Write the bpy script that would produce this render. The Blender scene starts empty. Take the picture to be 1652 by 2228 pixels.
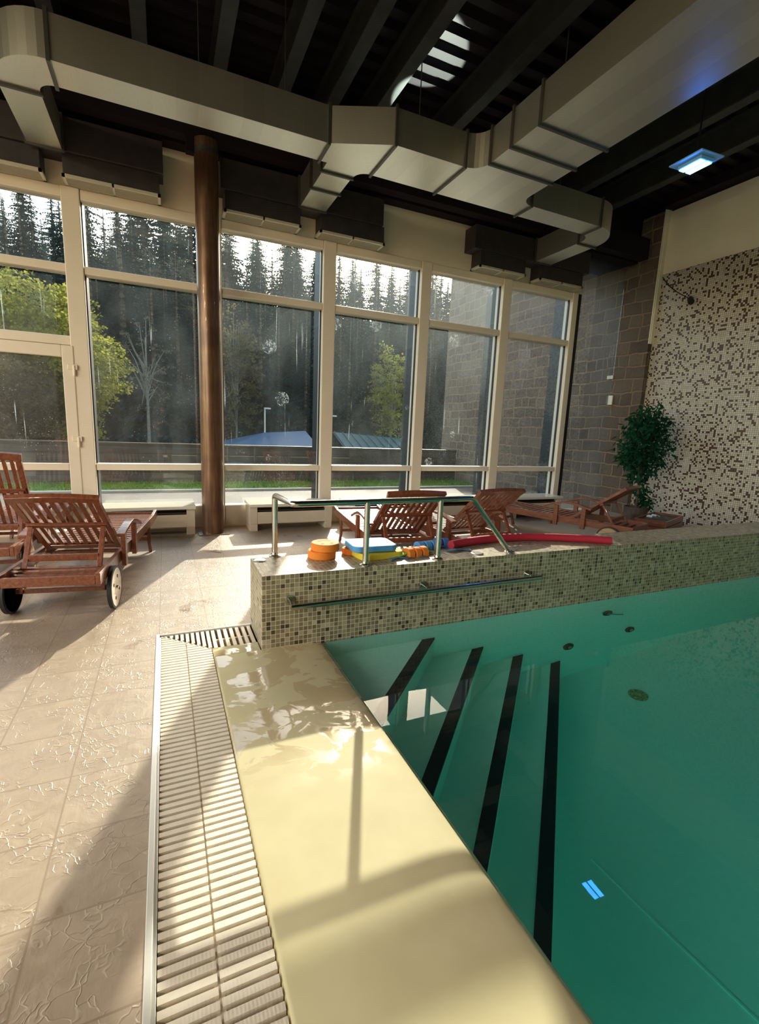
import bpy, math, random
from mathutils import Vector, Matrix, Euler
R = math.radians
random.seed(7)
scene = bpy.context.scene
col = scene.collection

# ------------------------------------------------------------------ camera
H = 1.45
YAW, PITCH, ROLL = .4279, .1732, .0420
f = Vector((math.sin(YAW)*math.cos(PITCH), math.cos(YAW)*math.cos(PITCH), -math.sin(PITCH)))
r0 = Vector((math.cos(YAW), -math.sin(YAW), 0)); u0 = r0.cross(f)
r_ = r0*math.cos(ROLL)+u0*math.sin(ROLL); u_ = u0*math.cos(ROLL)-r0*math.sin(ROLL)
cd = bpy.data.cameras.new('camera'); cam = bpy.data.objects.new('camera', cd); col.objects.link(cam)
cam.matrix_world = Matrix(((r_.x, u_.x, -f.x, 0), (r_.y, u_.y, -f.y, 0), (r_.z, u_.z, -f.z, H), (0, 0, 0, 1)))
cd.sensor_fit = 'HORIZONTAL'; cd.sensor_width = 36; cd.lens = 1029.53/1652*36
cd.clip_start = .02; cd.clip_end = 600
scene.camera = cam

# ------------------------------------------------------------------ light
EXPOSURE = 0.80
SUN_STRENGTH = 5.0
SKY_STRENGTH = .55
FILL_POWER = 160
POOL_FILL = 16
SUN_DIR = Vector((.391*math.cos(R(25.5)), .920*math.cos(R(25.5)), math.sin(R(25.5)))).normalized()
sl = bpy.data.lights.new('sun', 'SUN'); sl.energy = SUN_STRENGTH; sl.angle = R(.6); sl.color = (1, .90, .73); sl.cycles.is_caustics_light = True
so = bpy.data.objects.new('sun', sl); col.objects.link(so)
so.rotation_euler = SUN_DIR.to_track_quat('Z', 'Y').to_euler(); so.location = (6, 20, 14)
w = bpy.data.worlds.new('world'); scene.world = w; w.use_nodes = True
wn = w.node_tree; bg = wn.nodes['Background']
sk = wn.nodes.new('ShaderNodeTexSky'); sk.sky_type = 'NISHITA'; sk.sun_disc = False
sk.sun_elevation = R(25.5); sk.sun_rotation = math.atan2(.391, .920); sk.air_density = 1.3; sk.dust_density = 2.0; sk.altitude = 600
wm = wn.nodes.new('ShaderNodeMix'); wm.data_type = 'RGBA'; wm.blend_type = 'MULTIPLY'; wm.inputs[0].default_value = 1; wm.inputs[7].default_value = (1, .89, .76, 1)
wn.links.new(sk.outputs[0], wm.inputs[6]); wn.links.new(wm.outputs[2], bg.inputs[0]); bg.inputs[1].default_value = SKY_STRENGTH
vs = scene.view_settings
vs.view_transform = 'Standard'; vs.look = 'None'; vs.gamma = 1; vs.use_curve_mapping = False; vs.exposure = EXPOSURE
cy = scene.cycles
cy.max_bounces = 12; cy.diffuse_bounces = 6; cy.glossy_bounces = 5; cy.transmission_bounces = 8; cy.transparent_max_bounces = 24
cy.sample_clamp_indirect = 4.0; cy.sample_clamp_direct = 0; cy.caustics_reflective = False; cy.caustics_refractive = True
cy.use_denoising = True
def portal(name, loc, rot, sx, sy):
    a = bpy.data.lights.new(name, 'AREA'); a.shape = 'RECTANGLE'; a.size = sx; a.size_y = sy; a.cycles.is_portal = True
    o = bpy.data.objects.new(name, a); col.objects.link(o); o.location = loc; o.rotation_euler = rot
portal('portal_front', (0.2, 7.42, 2.0), (R(-90), 0, 0), 16.4, 3.9)
portal('portal_left', (-8.25, -.6, 2.8), (0, R(-90), 0), 5.2, 14.6)

# ------------------------------------------------------------------ helpers
class MB:
    def __init__(s, M=None): s.v = []; s.f = []; s.M = M or Matrix()
    def add(s, vs, fs):
        o = len(s.v); s.v += [tuple(s.M @ Vector(v)) for v in vs]; s.f += [tuple(i+o for i in q) for q in fs]; return s
    def box(s, x0, x1, y0, y1, z0, z1, M=None):
        vs = [Vector(p) for p in ((x0,y0,z0),(x1,y0,z0),(x1,y1,z0),(x0,y1,z0),(x0,y0,z1),(x1,y0,z1),(x1,y1,z1),(x0,y1,z1))]
        if M: vs = [M @ v for v in vs]
        return s.add(vs, [(0,3,2,1),(4,5,6,7),(0,1,5,4),(1,2,6,5),(2,3,7,6),(3,0,4,7)])
    def bar(s, a, b, wx, wz, up=(0,0,1)):
        a, b = Vector(a), Vector(b); d = (b-a); L = d.length; d.normalize()
        up = Vector(up); sd = d.cross(up)
        if sd.length < 1e-4: sd = d.cross(Vector((1,0,0)))
        sd.normalize(); uu = sd.cross(d)
        M = Matrix(((sd.x, d.x, uu.x, a.x), (sd.y, d.y, uu.y, a.y), (sd.z, d.z, uu.z, a.z), (0,0,0,1)))
        return s.box(-wx/2, wx/2, 0, L, -wz/2, wz/2, M)
    def sweep(s, pts, hw, hh, up=(0,0,1)):
        """rectangular section swept along a path"""
        P = [Vector(p) for p in pts]; up = Vector(up); vs = []; n = len(P)
        for i, p in enumerate(P):
            d = (P[min(i+1, n-1)]-P[max(i-1, 0)]).normalized(); sd = d.cross(up).normalized(); uu = sd.cross(d)
            vs += [p-sd*hw-uu*hh, p+sd*hw-uu*hh, p+sd*hw+uu*hh, p-sd*hw+uu*hh]
        fs = [(0,1,2,3), tuple(4*(n-1)+k for k in (3,2,1,0))]
        for i in range(n-1):
            for k in range(4): a = 4*i+k; b = 4*i+(k+1) % 4; fs.append((a, a+4, b+4, b))
        return s.add(vs, fs)
    def tube(s, pts, r, seg=12, cap=True):
        P = [Vector(p) for p in pts]; n = len(P); vs = []; fs = []
        rr = r if isinstance(r, (list, tuple)) else [r]*n
        d0 = (P[1]-P[0]).normalized(); ref = Vector((0,0,1)) if abs(d0.z) < .9 else Vector((1,0,0))
        sd = d0.cross(ref).normalized()
        for i, p in enumerate(P):
            d = (P[min(i+1, n-1)]-P[max(i-1, 0)]).normalized()
            sd = (sd-d*sd.dot(d)).normalized(); uu = sd.cross(d)
            for k in range(seg):
                a = 2*math.pi*k/seg; vs.append(p+(sd*math.cos(a)+uu*math.sin(a))*rr[i])
        for i in range(n-1):
            for k in range(seg): a = i*seg+k; b = i*seg+(k+1) % seg; fs.append((a, b, b+seg, a+seg))
        if cap: fs += [tuple(range(seg))[::-1], tuple((n-1)*seg+k for k in range(seg))]
        return s.add(vs, fs)
    def prism(s, poly, z0, z1):
        n = len(poly); vs = [(x, y, z0) for x, y in poly]+[(x, y, z1) for x, y in poly]
        return s.add(vs, [tuple(range(n))[::-1], tuple(range(n, 2*n))]+[(i, (i+1) % n, n+(i+1) % n, n+i) for i in range(n)])
    def lathe(s, prof, c=(0,0,0), seg=24):
        vs = []; fs = []; n = len(prof)
        for r, z in prof:
            for k in range(seg): a = 2*math.pi*k/seg; vs.append((c[0]+r*math.cos(a), c[1]+r*math.sin(a), c[2]+z))
        for i in range(n-1):
            for k in range(seg): a = i*seg+k; b = i*seg+(k+1) % seg; fs.append((a, b, b+seg, a+seg))
        fs += [tuple(range(seg))[::-1], tuple((n-1)*seg+k for k in range(seg))]
        return s.add(vs, fs)
    def build(s, name, mat, parent=None, bevel=0, smooth=False, seg=2):
        me = bpy.data.meshes.new(name); me.from_pydata(s.v, [], s.f); me.update()
        if mat: me.materials.append(mat)
        o = bpy.data.objects.new(name, me); col.objects.link(o)
        if parent: o.parent = parent
        if smooth:
            for p in me.polygons: p.use_smooth = True
        if bevel:
            m = o.modifiers.new('bevel', 'BEVEL'); m.width = bevel; m.segments = seg; m.limit_method = 'ANGLE'; m.angle_limit = R(40); m.harden_normals = False
        return o
def smooth_by_angle(o, ang=40):
    me = o.data
    for p in me.polygons: p.use_smooth = True
    try: me.set_sharp_from_angle(angle=R(ang))
    except Exception: pass
def tag(o, label=None, cat=None, group=None, kind=None):
    if label: o['label'] = label
    if cat: o['category'] = cat
    if group: o['group'] = group
    if kind: o['kind'] = kind
    return o
def thing(name, label, cat, loc=(0,0,0), rz=0, group=None):
    o = bpy.data.objects.new(name, None); col.objects.link(o); o.location = loc; o.rotation_euler = (0, 0, rz)
    o.empty_display_size = .1
    return tag(o, label, cat, group)
def struct(o): o['kind'] = 'structure'; return o
def copy_tree(o, parent=None):
    c = o.copy(); col.objects.link(c)
    if parent: c.parent = parent
    for ch in list(o.children): copy_tree(ch, c)
    return c
def arc(cx, cy, rx, ry, a0, a1, n=8): return [(cx+rx*math.cos(R(a0+(a1-a0)*i/n)), cy+ry*math.sin(R(a0+(a1-a0)*i/n))) for i in range(n+1)]

# ------------------------------------------------------------------ materials
class NT:
    def __init__(s, name):
        s.m = bpy.data.materials.new(name); s.m.use_nodes = True; s.t = s.m.node_tree; s.t.nodes.clear()
        s.out = s.t.nodes.new('ShaderNodeOutputMaterial')
    def n(s, typ, ins=None, **kw):
        nd = s.t.nodes.new('ShaderNode'+typ)
        for k, v in kw.items(): setattr(nd, k, v)
        for k, v in (ins or {}).items(): s.set(nd.inputs[k], v)
        return nd
    def set(s, sock, v):
        if hasattr(v, 'bl_idname') and hasattr(v, 'outputs'): v = v.outputs[0]
        if isinstance(v, bpy.types.NodeSocket): s.t.links.new(v, sock)
        elif isinstance(v, (tuple, list)) and sock.type == 'RGBA' and len(v) == 3: sock.default_value = (*v, 1)
        else: sock.default_value = v
    def math(s, op, a, b=0.0, c=None):
        nd = s.n('Math', {0: a, 1: b}, operation=op)
        if c is not None: s.set(nd.inputs[2], c)
        return nd.outputs[0]
    def vmath(s, op, a, b=(0,0,0)):
        nd = s.n('VectorMath', {0: a, 1: b}, operation=op); return nd.outputs[0]
    def ramp(s, fac, stops, interp='LINEAR'):
        nd = s.n('ValToRGB', {0: fac}); cr = nd.color_ramp; cr.interpolation = interp
        while len(cr.elements) < len(stops): cr.elements.new(.5)
        for e, (p, c) in zip(cr.elements, stops): e.position = p; e.color = (*c, 1) if len(c) == 3 else c
        return nd.outputs[0]
    def mix(s, fac, a, b, blend='MIX'):
        nd = s.n('Mix', data_type='RGBA', blend_type=blend); s.set(nd.inputs[0], fac); s.set(nd.inputs[6], a); s.set(nd.inputs[7], b); return nd.outputs[2]
    def pos(s): return s.n('NewGeometry').outputs['Position']
    def noise(s, scale, detail=3, vec=None, rough=.5, dist=0, out=0):
        nd = s.n('TexNoise', {'Scale': scale, 'Detail': detail, 'Roughness': rough, 'Distortion': dist})
        s.set(nd.inputs['Vector'], vec if vec is not None else s.pos()); return nd.outputs[out]
    def mapr(s, v, a, b, c=0, d=1):
        nd = s.n('MapRange', {0: v, 1: a, 2: b, 3: c, 4: d}); return nd.outputs[0]
    def bump(s, h, strength=.5, dist=.01): return s.n('Bump', {'Height': h, 'Strength': strength, 'Distance': dist}).outputs[0]
    def pbr(s, **k):
        nd = s.n('BsdfPrincipled'); 
        for a, v in k.items(): s.set(nd.inputs[{'color':'Base Color','rough':'Roughness','metal':'Metallic','normal':'Normal','spec':'Specular IOR Level','coat':'Coat Weight','emit':'Emission Color','es':'Emission Strength','trans':'Transmission Weight'}[a]], v)
        s.t.links.new(nd.outputs[0], s.out.inputs[0]); return s.m
def simple(name, c, rough=.5, metal=0, nscale=None, var=.12, spec=.5, bump=0, bscale=60):
    t = NT(name); cc = c
    if nscale:
        n = t.noise(nscale, 4); cc = t.mix(t.mapr(n, .3, .7), tuple(x*(1-var) for x in c), tuple(min(1, x*(1+var)) for x in c))
    kw = dict(color=cc, rough=rough, metal=metal, spec=spec)
    if bump: kw['normal'] = t.bump(t.noise(bscale, 3), bump, .003)
    return t.pbr(**kw)

def mosaic(name, pitch, stops, grout, gw, rough=.25, off=(.0005,.0005,.0005), grough=.7):
    t = NT(name); p = t.vmath('ADD', t.pos(), off); q = t.vmath('DIVIDE', p, (pitch,)*3)
    fl = t.vmath('FLOOR', q); fr = t.vmath('FRACTION', q)
    wnz = t.n('TexWhiteNoise', {'Vector': t.vmath('ADD', fl, (.5,.5,.5))}, noise_dimensions='3D')
    colr = t.ramp(wnz.outputs[0], stops, 'CONSTANT')
    sf = t.n('SeparateXYZ', {0: fr}); sn = t.n('SeparateXYZ', {0: t.vmath('ABSOLUTE', t.n('NewGeometry').outputs['Normal'])})
    g = 0.0
    for i in range(3):
        e = t.math('MULTIPLY', t.math('LESS_THAN', sf.outputs[i], gw), t.math('LESS_THAN', sn.outputs[i], .5))
        g = e if i == 0 else t.math('MAXIMUM', g, e)
    vv = t.n('TexWhiteNoise', {'Vector': fl}, noise_dimensions='3D').outputs[0]
    colr = t.mix(.18, colr, t.mix(vv, (0,0,0), (1,1,1)), 'OVERLAY')
    return t.pbr(color=t.mix(g, colr, grout), rough=t.mix(g, (rough,)*3, (grough,)*3), normal=t.bump(t.math('SUBTRACT', 1.0, g), .35, .002))

M = {}
M['mos_wall'] = mosaic('white_brown_mosaic', .0315, [(0, (.075,.03,.022)), (.22, (.66,.60,.50)), (.62, (.72,.66,.55)), (.85, (.60,.55,.46))], (.16,.12,.09), .13, .3)
M['mos_low'] = mosaic('beige_brown_mosaic', .031, [(0, (.07,.055,.035)), (.08, (.20,.165,.10)), (.3, (.28,.235,.145)), (.55, (.34,.29,.19)), (.8, (.23,.195,.12)), (.93, (.44,.39,.27))], (.68,.61,.46), .11, .34)
def tile_floor():
    t = NT('stone_tiles'); p = t.pos(); s = t.n('SeparateXYZ', {0: p})
    P = .3175
    gx = t.math('FRACT', t.math('DIVIDE', t.math('ADD', s.outputs[0], .078+P*100), P)); gy = t.math('FRACT', t.math('DIVIDE', t.math('ADD', s.outputs[1], -.1525+P*100), P))
    def line(g): return t.math('LESS_THAN', t.math('MINIMUM', g, t.math('SUBTRACT', 1.0, g)), .010)
    g = t.math('MAXIMUM', line(gx), line(gy))
    cell = t.n('CombineXYZ', {0: t.math('FLOOR', t.math('DIVIDE', t.math('ADD', s.outputs[0], .078+P*100), P)), 1: t.math('FLOOR', t.math('DIVIDE', t.math('ADD', s.outputs[1], -.1525+P*100), P))})
    rnd = t.n('TexWhiteNoise', {'Vector': cell}, noise_dimensions='3D')
    pv = t.vmath('ADD', p, t.vmath('SCALE', rnd.outputs[1])); 
    sc = t.n('VectorMath', {0: rnd.outputs[1]}, operation='SCALE'); sc.inputs[3].default_value = 7.0
    pv = t.vmath('ADD', p, sc.outputs[0])
    n1 = t.noise(9, 5, pv, .55, 1.2)
    warp = t.n('VectorMath', {0: t.n('TexNoise', {'Vector': pv, 'Scale': 7.0, 'Detail': 3.0}).outputs[1]}, operation='SCALE'); warp.inputs[3].default_value = .28
    vo = t.n('TexVoronoi', {'Vector': t.vmath('ADD', pv, warp.outputs[0]), 'Scale': 15.0}, feature='DISTANCE_TO_EDGE')
    ridge = t.math('MULTIPLY', t.mapr(vo.outputs[0], 0, .06, 1, 0), t.mapr(t.noise(7, 2, pv), .42, .56))
    h = t.math('ADD', t.math('ADD', t.math('MULTIPLY', n1, .55), t.math('MULTIPLY', ridge, .21)), t.math('MULTIPLY', t.noise(1.0, 5, t.vmath('MULTIPLY', pv, (70, 9, 1)), .6), .16))
    h = t.math('MULTIPLY', h, t.math('SUBTRACT', 1.0, g))
    c = t.mix(t.mapr(n1, .3, .7), (.325,.25,.175), (.415,.325,.235))
    c = t.mix(t.math('MULTIPLY', rnd.outputs[0], .25), c, (.48,.37,.26))
    wet = t.mapr(t.noise(2.1, 2.5, p, .5, .6), .66, .685)
    c = t.mix(t.math('MULTIPLY', wet, .35), c, (.28,.15,.08))
    c = t.mix(g, c, (.30,.22,.15))
    return t.pbr(color=c, rough=t.math('SUBTRACT', t.mapr(n1, .3, .7, .36, .52), t.math('MULTIPLY', wet, .26)), normal=t.bump(h, .8, .008), spec=.7)
M['floor'] = tile_floor()
def stone():
    t = NT('ashlar_stone'); p = t.pos(); s = t.n('SeparateXYZ', {0: p}); nz = t.n('TexNoise', {'Vector': p, 'Scale': 2.2, 'Detail': 3.0}).outputs[1]
    wv = t.n('VectorMath', {0: t.vmath('SUBTRACT', nz, (.5,.5,.5))}, operation='SCALE'); wv.inputs[3].default_value = .13
    sn = t.n('SeparateXYZ', {0: t.vmath('ABSOLUTE', t.n('NewGeometry').outputs['Normal'])})
    u = t.n('Mix', {0: t.math('GREATER_THAN', sn.outputs[1], .5), 2: s.outputs[1], 3: s.outputs[0]}, data_type='FLOAT').outputs[0]
    v = t.vmath('ADD', t.n('CombineXYZ', {0: u, 1: s.outputs[2]}), wv.outputs[0])
    b = t.n('TexBrick', {'Vector': v, 'Color1': (.135,.105,.082), 'Color2': (.24,.19,.145), 'Mortar': (.34,.24,.16), 'Scale': 1.0, 'Mortar Size': .020, 'Mortar Smooth': .3, 'Bias': -.2, 'Brick Width': .42, 'Row Height': .235}, offset=.43, offset_frequency=2, squash=.62, squash_frequency=3)
    n = t.noise(30, 6, p, .65)
    c = t.mix(.55, b.outputs[0], t.mix(t.mapr(n, .3, .7), (.10,.09,.08), (.42,.38,.34)), 'OVERLAY')
    c = t.mix(t.mapr(t.noise(1.1, 2, p), .35, .65, 0, .35), c, (.22,.16,.12))
    h = t.math('ADD', t.math('MULTIPLY', t.math('SUBTRACT', 1.0, b.outputs[1]), .8), t.math('MULTIPLY', t.noise(12, 6, p, .6), .7))
    return t.pbr(color=c, rough=.85, normal=t.bump(h, .9, .03), spec=.25)
M['stone'] = stone()
M['plaster'] = simple('cream_plaster', (.90,.83,.67), .9, 0, 2.5, .04, .2, .15, 220)
M['plaster_w'] = simple('warm_plaster', (.92,.80,.63), .9, 0, 2.5, .03, .2, .1, 220)
M['frame'] = simple('cream_window_frame', (.86,.76,.62), .38, 0, 4, .02)
M['frame_dark'] = simple('dark_outer_frame', (.008,.009,.012), .5)
M['black'] = simple('black_paint', (.012,.008,.012), .8, 0, None, 0, .2)
M['deck'] = simple('roof_deck', (.015,.010,.016), .5, 0, 6, .3, .3)
M['beam'] = simple('dark_steel_beam', (.05,.055,.055), .5, .3, 5, .2, .4)
def duct_mat():
    t = NT('galvanised_duct'); p = t.pos(); s = t.n('SeparateXYZ', {0: p})
    st = t.n('TexWhiteNoise', {1: t.math('FLOOR', t.math('MULTIPLY', s.outputs[0], 5.2))}, noise_dimensions='1D').outputs[0]
    n = t.noise(40, 3, t.vmath('MULTIPLY', p, (3, .4, 3)))
    c = t.mix(st, (.68,.655,.56), (.76,.735,.62)); c = t.mix(t.mapr(n, .3, .7, 0, .25), c, (.52,.50,.42))
    return t.pbr(color=c, rough=.38, metal=.95)
M['duct'] = duct_mat()
M['flange'] = simple('duct_flange', (.10,.10,.09), .45, .6)
M['plenum'] = simple('dark_plenum_sheet', (.060,.052,.052), .55, .5, 8, .15)
M['grille'] = simple('grille_aluminium', (.62,.58,.46), .4, .2)
def column_mat():
    t = NT('copper_column'); p = t.pos(); n = t.noise(3, 4, t.vmath('MULTIPLY', p, (12, 12, 1.0)), .6); b = t.noise(1.5, 3, t.vmath('MULTIPLY', p, (.4, .4, 3)))
    c = t.mix(t.mapr(n, .3, .7), (.13,.065,.035), (.27,.155,.09)); c = t.mix(t.mapr(b, .35, .7, 0, .5), c, (.09,.045,.025))
    return t.pbr(color=c, rough=.33, metal=.55, coat=.2)
M['column'] = column_mat()
def wood(name, a, b):
    t = NT(name); o = t.n('TexCoord').outputs['Object']
    n = t.noise(5, 5, t.vmath('MULTIPLY', o, (9, 1.4, 9)), .6, .6)
    return t.pbr(color=t.mix(t.mapr(n, .3, .72), a, b), rough=.33, coat=.25, normal=t.bump(n, .08, .002))
M['wood'] = wood('oiled_teak', (.125,.034,.018), (.31,.098,.042))
M['wood_pale'] = wood('weathered_teak', (.42,.27,.13), (.62,.43,.24))
M['tyre'] = simple('black_tyre', (.02,.018,.02), .6)
M['steel'] = simple('brushed_stainless', (.62,.58,.52), .20, 1.0, 30, .06)
M['steel_plate'] = simple('steel_plate', (.50,.50,.50), .25, 1.0)
M['bench'] = simple('cream_radiator_cover', (.72,.64,.50), .4, 0, 6, .03)
M['bench_top'] = simple('pale_laminate_top', (.80,.77,.66), .22, 0, 6, .02)
M['slot'] = simple('convector_grille', (.08,.07,.06), .4, .6)
def coping_mat():
    t = NT('coping_render'); p = t.pos(); s = t.n('SeparateXYZ', {0: p})
    n = t.noise(6, 3, p)
    wn_ = t.noise(4.2, 4, t.vmath('MULTIPLY', p, (1, 1.3, 1)), .6, .9)
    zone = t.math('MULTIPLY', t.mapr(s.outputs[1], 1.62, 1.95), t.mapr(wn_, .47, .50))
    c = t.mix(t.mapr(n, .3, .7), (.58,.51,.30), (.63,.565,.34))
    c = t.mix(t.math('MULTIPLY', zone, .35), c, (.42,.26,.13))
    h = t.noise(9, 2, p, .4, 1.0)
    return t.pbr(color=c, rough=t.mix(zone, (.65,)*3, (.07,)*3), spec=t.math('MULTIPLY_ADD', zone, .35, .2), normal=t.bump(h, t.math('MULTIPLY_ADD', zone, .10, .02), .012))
M['coping'] = coping_mat()
t = NT('cream_grating'); sx = t.n('SeparateXYZ', {0: t.pos()})
wv_ = t.math('PINGPONG', t.math('MULTIPLY', sx.outputs[0], 200.0), 1.0)
M['grating'] = t.pbr(color=t.mix(t.mapr(t.noise(20, 4), .3, .7), (.72,.65,.52), (.80,.73,.60)), rough=.5, normal=t.bump(wv_, .3, .001))
M['grating_dark'] = simple('channel_floor', (.46,.33,.17), .7)
M['strip'] = simple('pale_edge_strip', (.78,.76,.70), .3, .3)
def basin_mat():
    t = NT('green_pool_liner'); p = t.pos(); n = t.noise(26, 3, p); n2 = t.noise(1.2, 3, p)
    c = t.mix(t.mapr(n, .35, .65), (.52,.93,.82), (.57,.96,.86)); c = t.mix(t.mapr(n2, .3, .7, 0, .4), c, (.52,.92,.78))
    return t.pbr(color=c, rough=.7)
M['basin'] = basin_mat()
M['nosing'] = simple('black_nosing', (.012,.012,.016), .6)
def water_mat():
    t = NT('pool_water'); p = t.pos()
    h = t.noise(2.2, 2, p, .45, .3)
    nb = t.bump(h, .035, .02)
    g = t.n('BsdfGlass', {'Color': (1,1,1), 'Roughness': 0.0, 'IOR': 1.333, 'Normal': nb})
    v = t.n('VolumeAbsorption', {'Color': (.005,.77,.74), 'Density': .32})
    t.t.links.new(g.outputs[0], t.out.inputs[0]); t.t.links.new(v.outputs[0], t.out.inputs[1]); return t.m
M['water'] = water_mat()
def glass_mat():
    t = NT('dusty_veiled_glass'); geo = t.n('NewGeometry'); p = geo.outputs['Position']; s = t.n('SeparateXYZ', {0: p})
    ior = t.mapr(geo.outputs['Backfacing'], 0, 1, 1.5, 1/1.5)
    fr = t.n('Fresnel', {'IOR': ior})
    tr = t.n('BsdfTransparent', {'Color': (.93,.965,.965)}); gl = t.n('BsdfGlossy', {'Color': (1,1,1), 'Roughness': 0.0})
    a = t.n('MixShader', {0: t.math('MULTIPLY', fr, 1.4), 1: tr, 2: gl})
    # dirty runs, specks and smears, then an added sun veil
    streak = t.math('MULTIPLY', t.mapr(t.noise(1, 2, t.vmath('MULTIPLY', p, (38, 1, .9))), .66, .72), t.mapr(t.noise(2.1, 2, t.vmath('MULTIPLY', p, (1, 1, .6))), .5, .62))
    vo = t.n('TexVoronoi', {'Vector': p, 'Scale': 26.0}, feature='F1'); spots = t.math('MULTIPLY', t.math('LESS_THAN', vo.outputs[0], .085), t.mapr(t.noise(2.5, 1, p), .48, .6))
    vr = t.n('TexVoronoi', {'Vector': t.vmath('MULTIPLY', p, (1, 0, 1)), 'Scale': 1.55}, feature='F1')
    ring = t.math('MULTIPLY', t.math('LESS_THAN', vr.outputs[0], .16), t.mapr(t.noise(26, 3, p, .6, 1.5), .52, .66))
    ring = t.math('MULTIPLY', ring, t.math('GREATER_THAN', s.outputs[0], .7))
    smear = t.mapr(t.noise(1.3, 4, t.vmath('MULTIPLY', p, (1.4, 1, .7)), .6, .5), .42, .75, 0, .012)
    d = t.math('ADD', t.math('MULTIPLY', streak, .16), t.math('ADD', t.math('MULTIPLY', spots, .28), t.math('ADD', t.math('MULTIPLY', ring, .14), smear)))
    d = t.math('ADD', d, t.math('MULTIPLY', t.mapr(s.outputs[2], 2.0, 3.9, 0, .04), t.mapr(s.outputs[0], .3, 3.0, .15, 1)))  # sun veil put into the glass, stronger high up and to the right
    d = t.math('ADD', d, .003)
    dirt_veil = t.n('BsdfTranslucent', {'Color': (.80,.92,.95)})
    b = t.n('MixShader', {0: t.math('MINIMUM', d, .5), 1: a, 2: dirt_veil})
    t.t.links.new(b.outputs[0], t.out.inputs[0]); return t.m
M['glass'] = glass_mat()
def leaf_mat(name, a, b, trans=.5, scale=1.2, rnd=.0):
    t = NT(name); p = t.pos(); n = t.noise(scale, 3, p); oi = t.n('ObjectInfo').outputs['Random']
    c = t.mix(t.mapr(n, .35, .65), a, b)
    if rnd: c = t.mix(t.math('MULTIPLY', oi, rnd), c, tuple(min(1, x*2.2) for x in b))
    d = t.n('BsdfDiffuse', {'Color': c}); tl = t.n('BsdfTranslucent', {'Color': c})
    m = t.n('MixShader', {0: trans, 1: d, 2: tl}); t.t.links.new(m.outputs[0], t.out.inputs[0]); return t.m
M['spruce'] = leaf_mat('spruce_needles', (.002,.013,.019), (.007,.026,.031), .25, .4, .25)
M['spruce_hazed'] = leaf_mat('hazed_needles', (.022,.048,.046), (.045,.085,.075), .3, .3, .4)  # lighter needles, backlit haze put into the colour
M['yellow'] = leaf_mat('yellow_green_leaves', (.15,.16,.03), (.34,.32,.055), .6, .7)
M['brownleaf'] = leaf_mat('brown_leaves', (.06,.055,.025), (.14,.11,.05), .5, .7)
M['pale'] = leaf_mat('pale_twigs', (.09,.085,.065), (.15,.135,.095), .4, .7)
M['bark'] = simple('bark', (.10,.08,.06), .9, 0, 9, .4)
M['birchbark'] = simple('birch_bark', (.12,.115,.10), .8, 0, 9, .3)
M['ficus'] = leaf_mat('ficus_leaves', (.010,.055,.028), (.025,.12,.055), .25, 14)
M['grass'] = leaf_mat('lawn_grass', (.08,.17,.02), (.16,.29,.04), .3, 3)
M['hill'] = simple('forest_floor', (.010,.014,.010), .95, 0, .5, .4)
M['paving'] = simple('terrace_paving', (.09,.075,.06), .8, 0, 3, .15)
M['kerb'] = simple('pale_kerb', (.40,.39,.35), .7)
def boards_mat():
    t = NT('dark_boards'); s = t.n('SeparateXYZ', {0: t.pos()}); g = t.math('LESS_THAN', t.math('FRACT', t.math('DIVIDE', s.outputs[2], .165)), .07)
    c = t.mix(t.mapr(t.noise(3, 4, t.vmath('MULTIPLY', t.pos(), (.6, 1, 9))), .3, .7), (.035,.03,.028), (.075,.06,.05))
    return t.pbr(color=t.mix(g, c, (.01,.01,.01)), rough=.8)
M['boards'] = boards_mat()
M['bluetarp'] = simple('blue_sheet_roof', (.02,.07,.14), .5)
M['greenroof'] = simple('green_metal_roof', (.018,.06,.065), .5)
M['orange'] = simple('orange_foam', (.88,.26,.03), .75, 0, 60, .05)
M['yfoam'] = simple('yellow_foam', (.80,.66,.06), .75, 0, 60, .05)
M['bfoam'] = simple('blue_foam', (.10,.36,.74), .7, 0, 60, .05)
M['dbfoam'] = simple('dark_blue_foam', (.04,.13,.42), .7)
M['gbelt'] = simple('green_webbing', (.30,.55,.08), .8)
M['strap'] = simple('blue_strap', (.08,.22,.36), .8)
M['red'] = simple('red_foam', (.50,.025,.05), .6, 0, 90, .08)
M['white'] = simple('white_plastic', (.75,.75,.75), .4)
M['dark_metal'] = simple('dark_fitting', (.03,.03,.03), .4, .5)
t = NT('blue_led'); e = t.n('Emission', {'Color': (.03,.20,1.0), 'Strength': 45.0}); t.t.links.new(e.outputs[0], t.out.inputs[0]); M['led'] = t.m
M['ledplate'] = simple('glow_blue_housing', (.22,.50,.85), .4)  # LED glow on the plate painted in as blue
M['skin'] = simple('skin', (.50,.30,.20), .55)
M['shorts'] = simple('dark_shorts', (.03,.03,.04), .9)
M['shirt'] = simple('brown_shirt', (.20,.12,.09), .9)
M['tile_w'] = simple('wall_paint_left', (.24,.20,.16), .9)

# ------------------------------------------------------------------ room shell
YW = 6.99            # window plane
CEIL = 5.60
# deck floor around the pool and its channel
b = MB()
b.box(-8, -.098, -8, 6.95, -.12, 0)            # left of the channel
b.box(-.098, 8.3, 3.362, 6.95, -.12, 0)        # behind the low wall
b.box(7.0, 8.3, 6.95, 8.5, -.12, 0)
fl = struct(b.build('floor', M['floor']))
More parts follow.
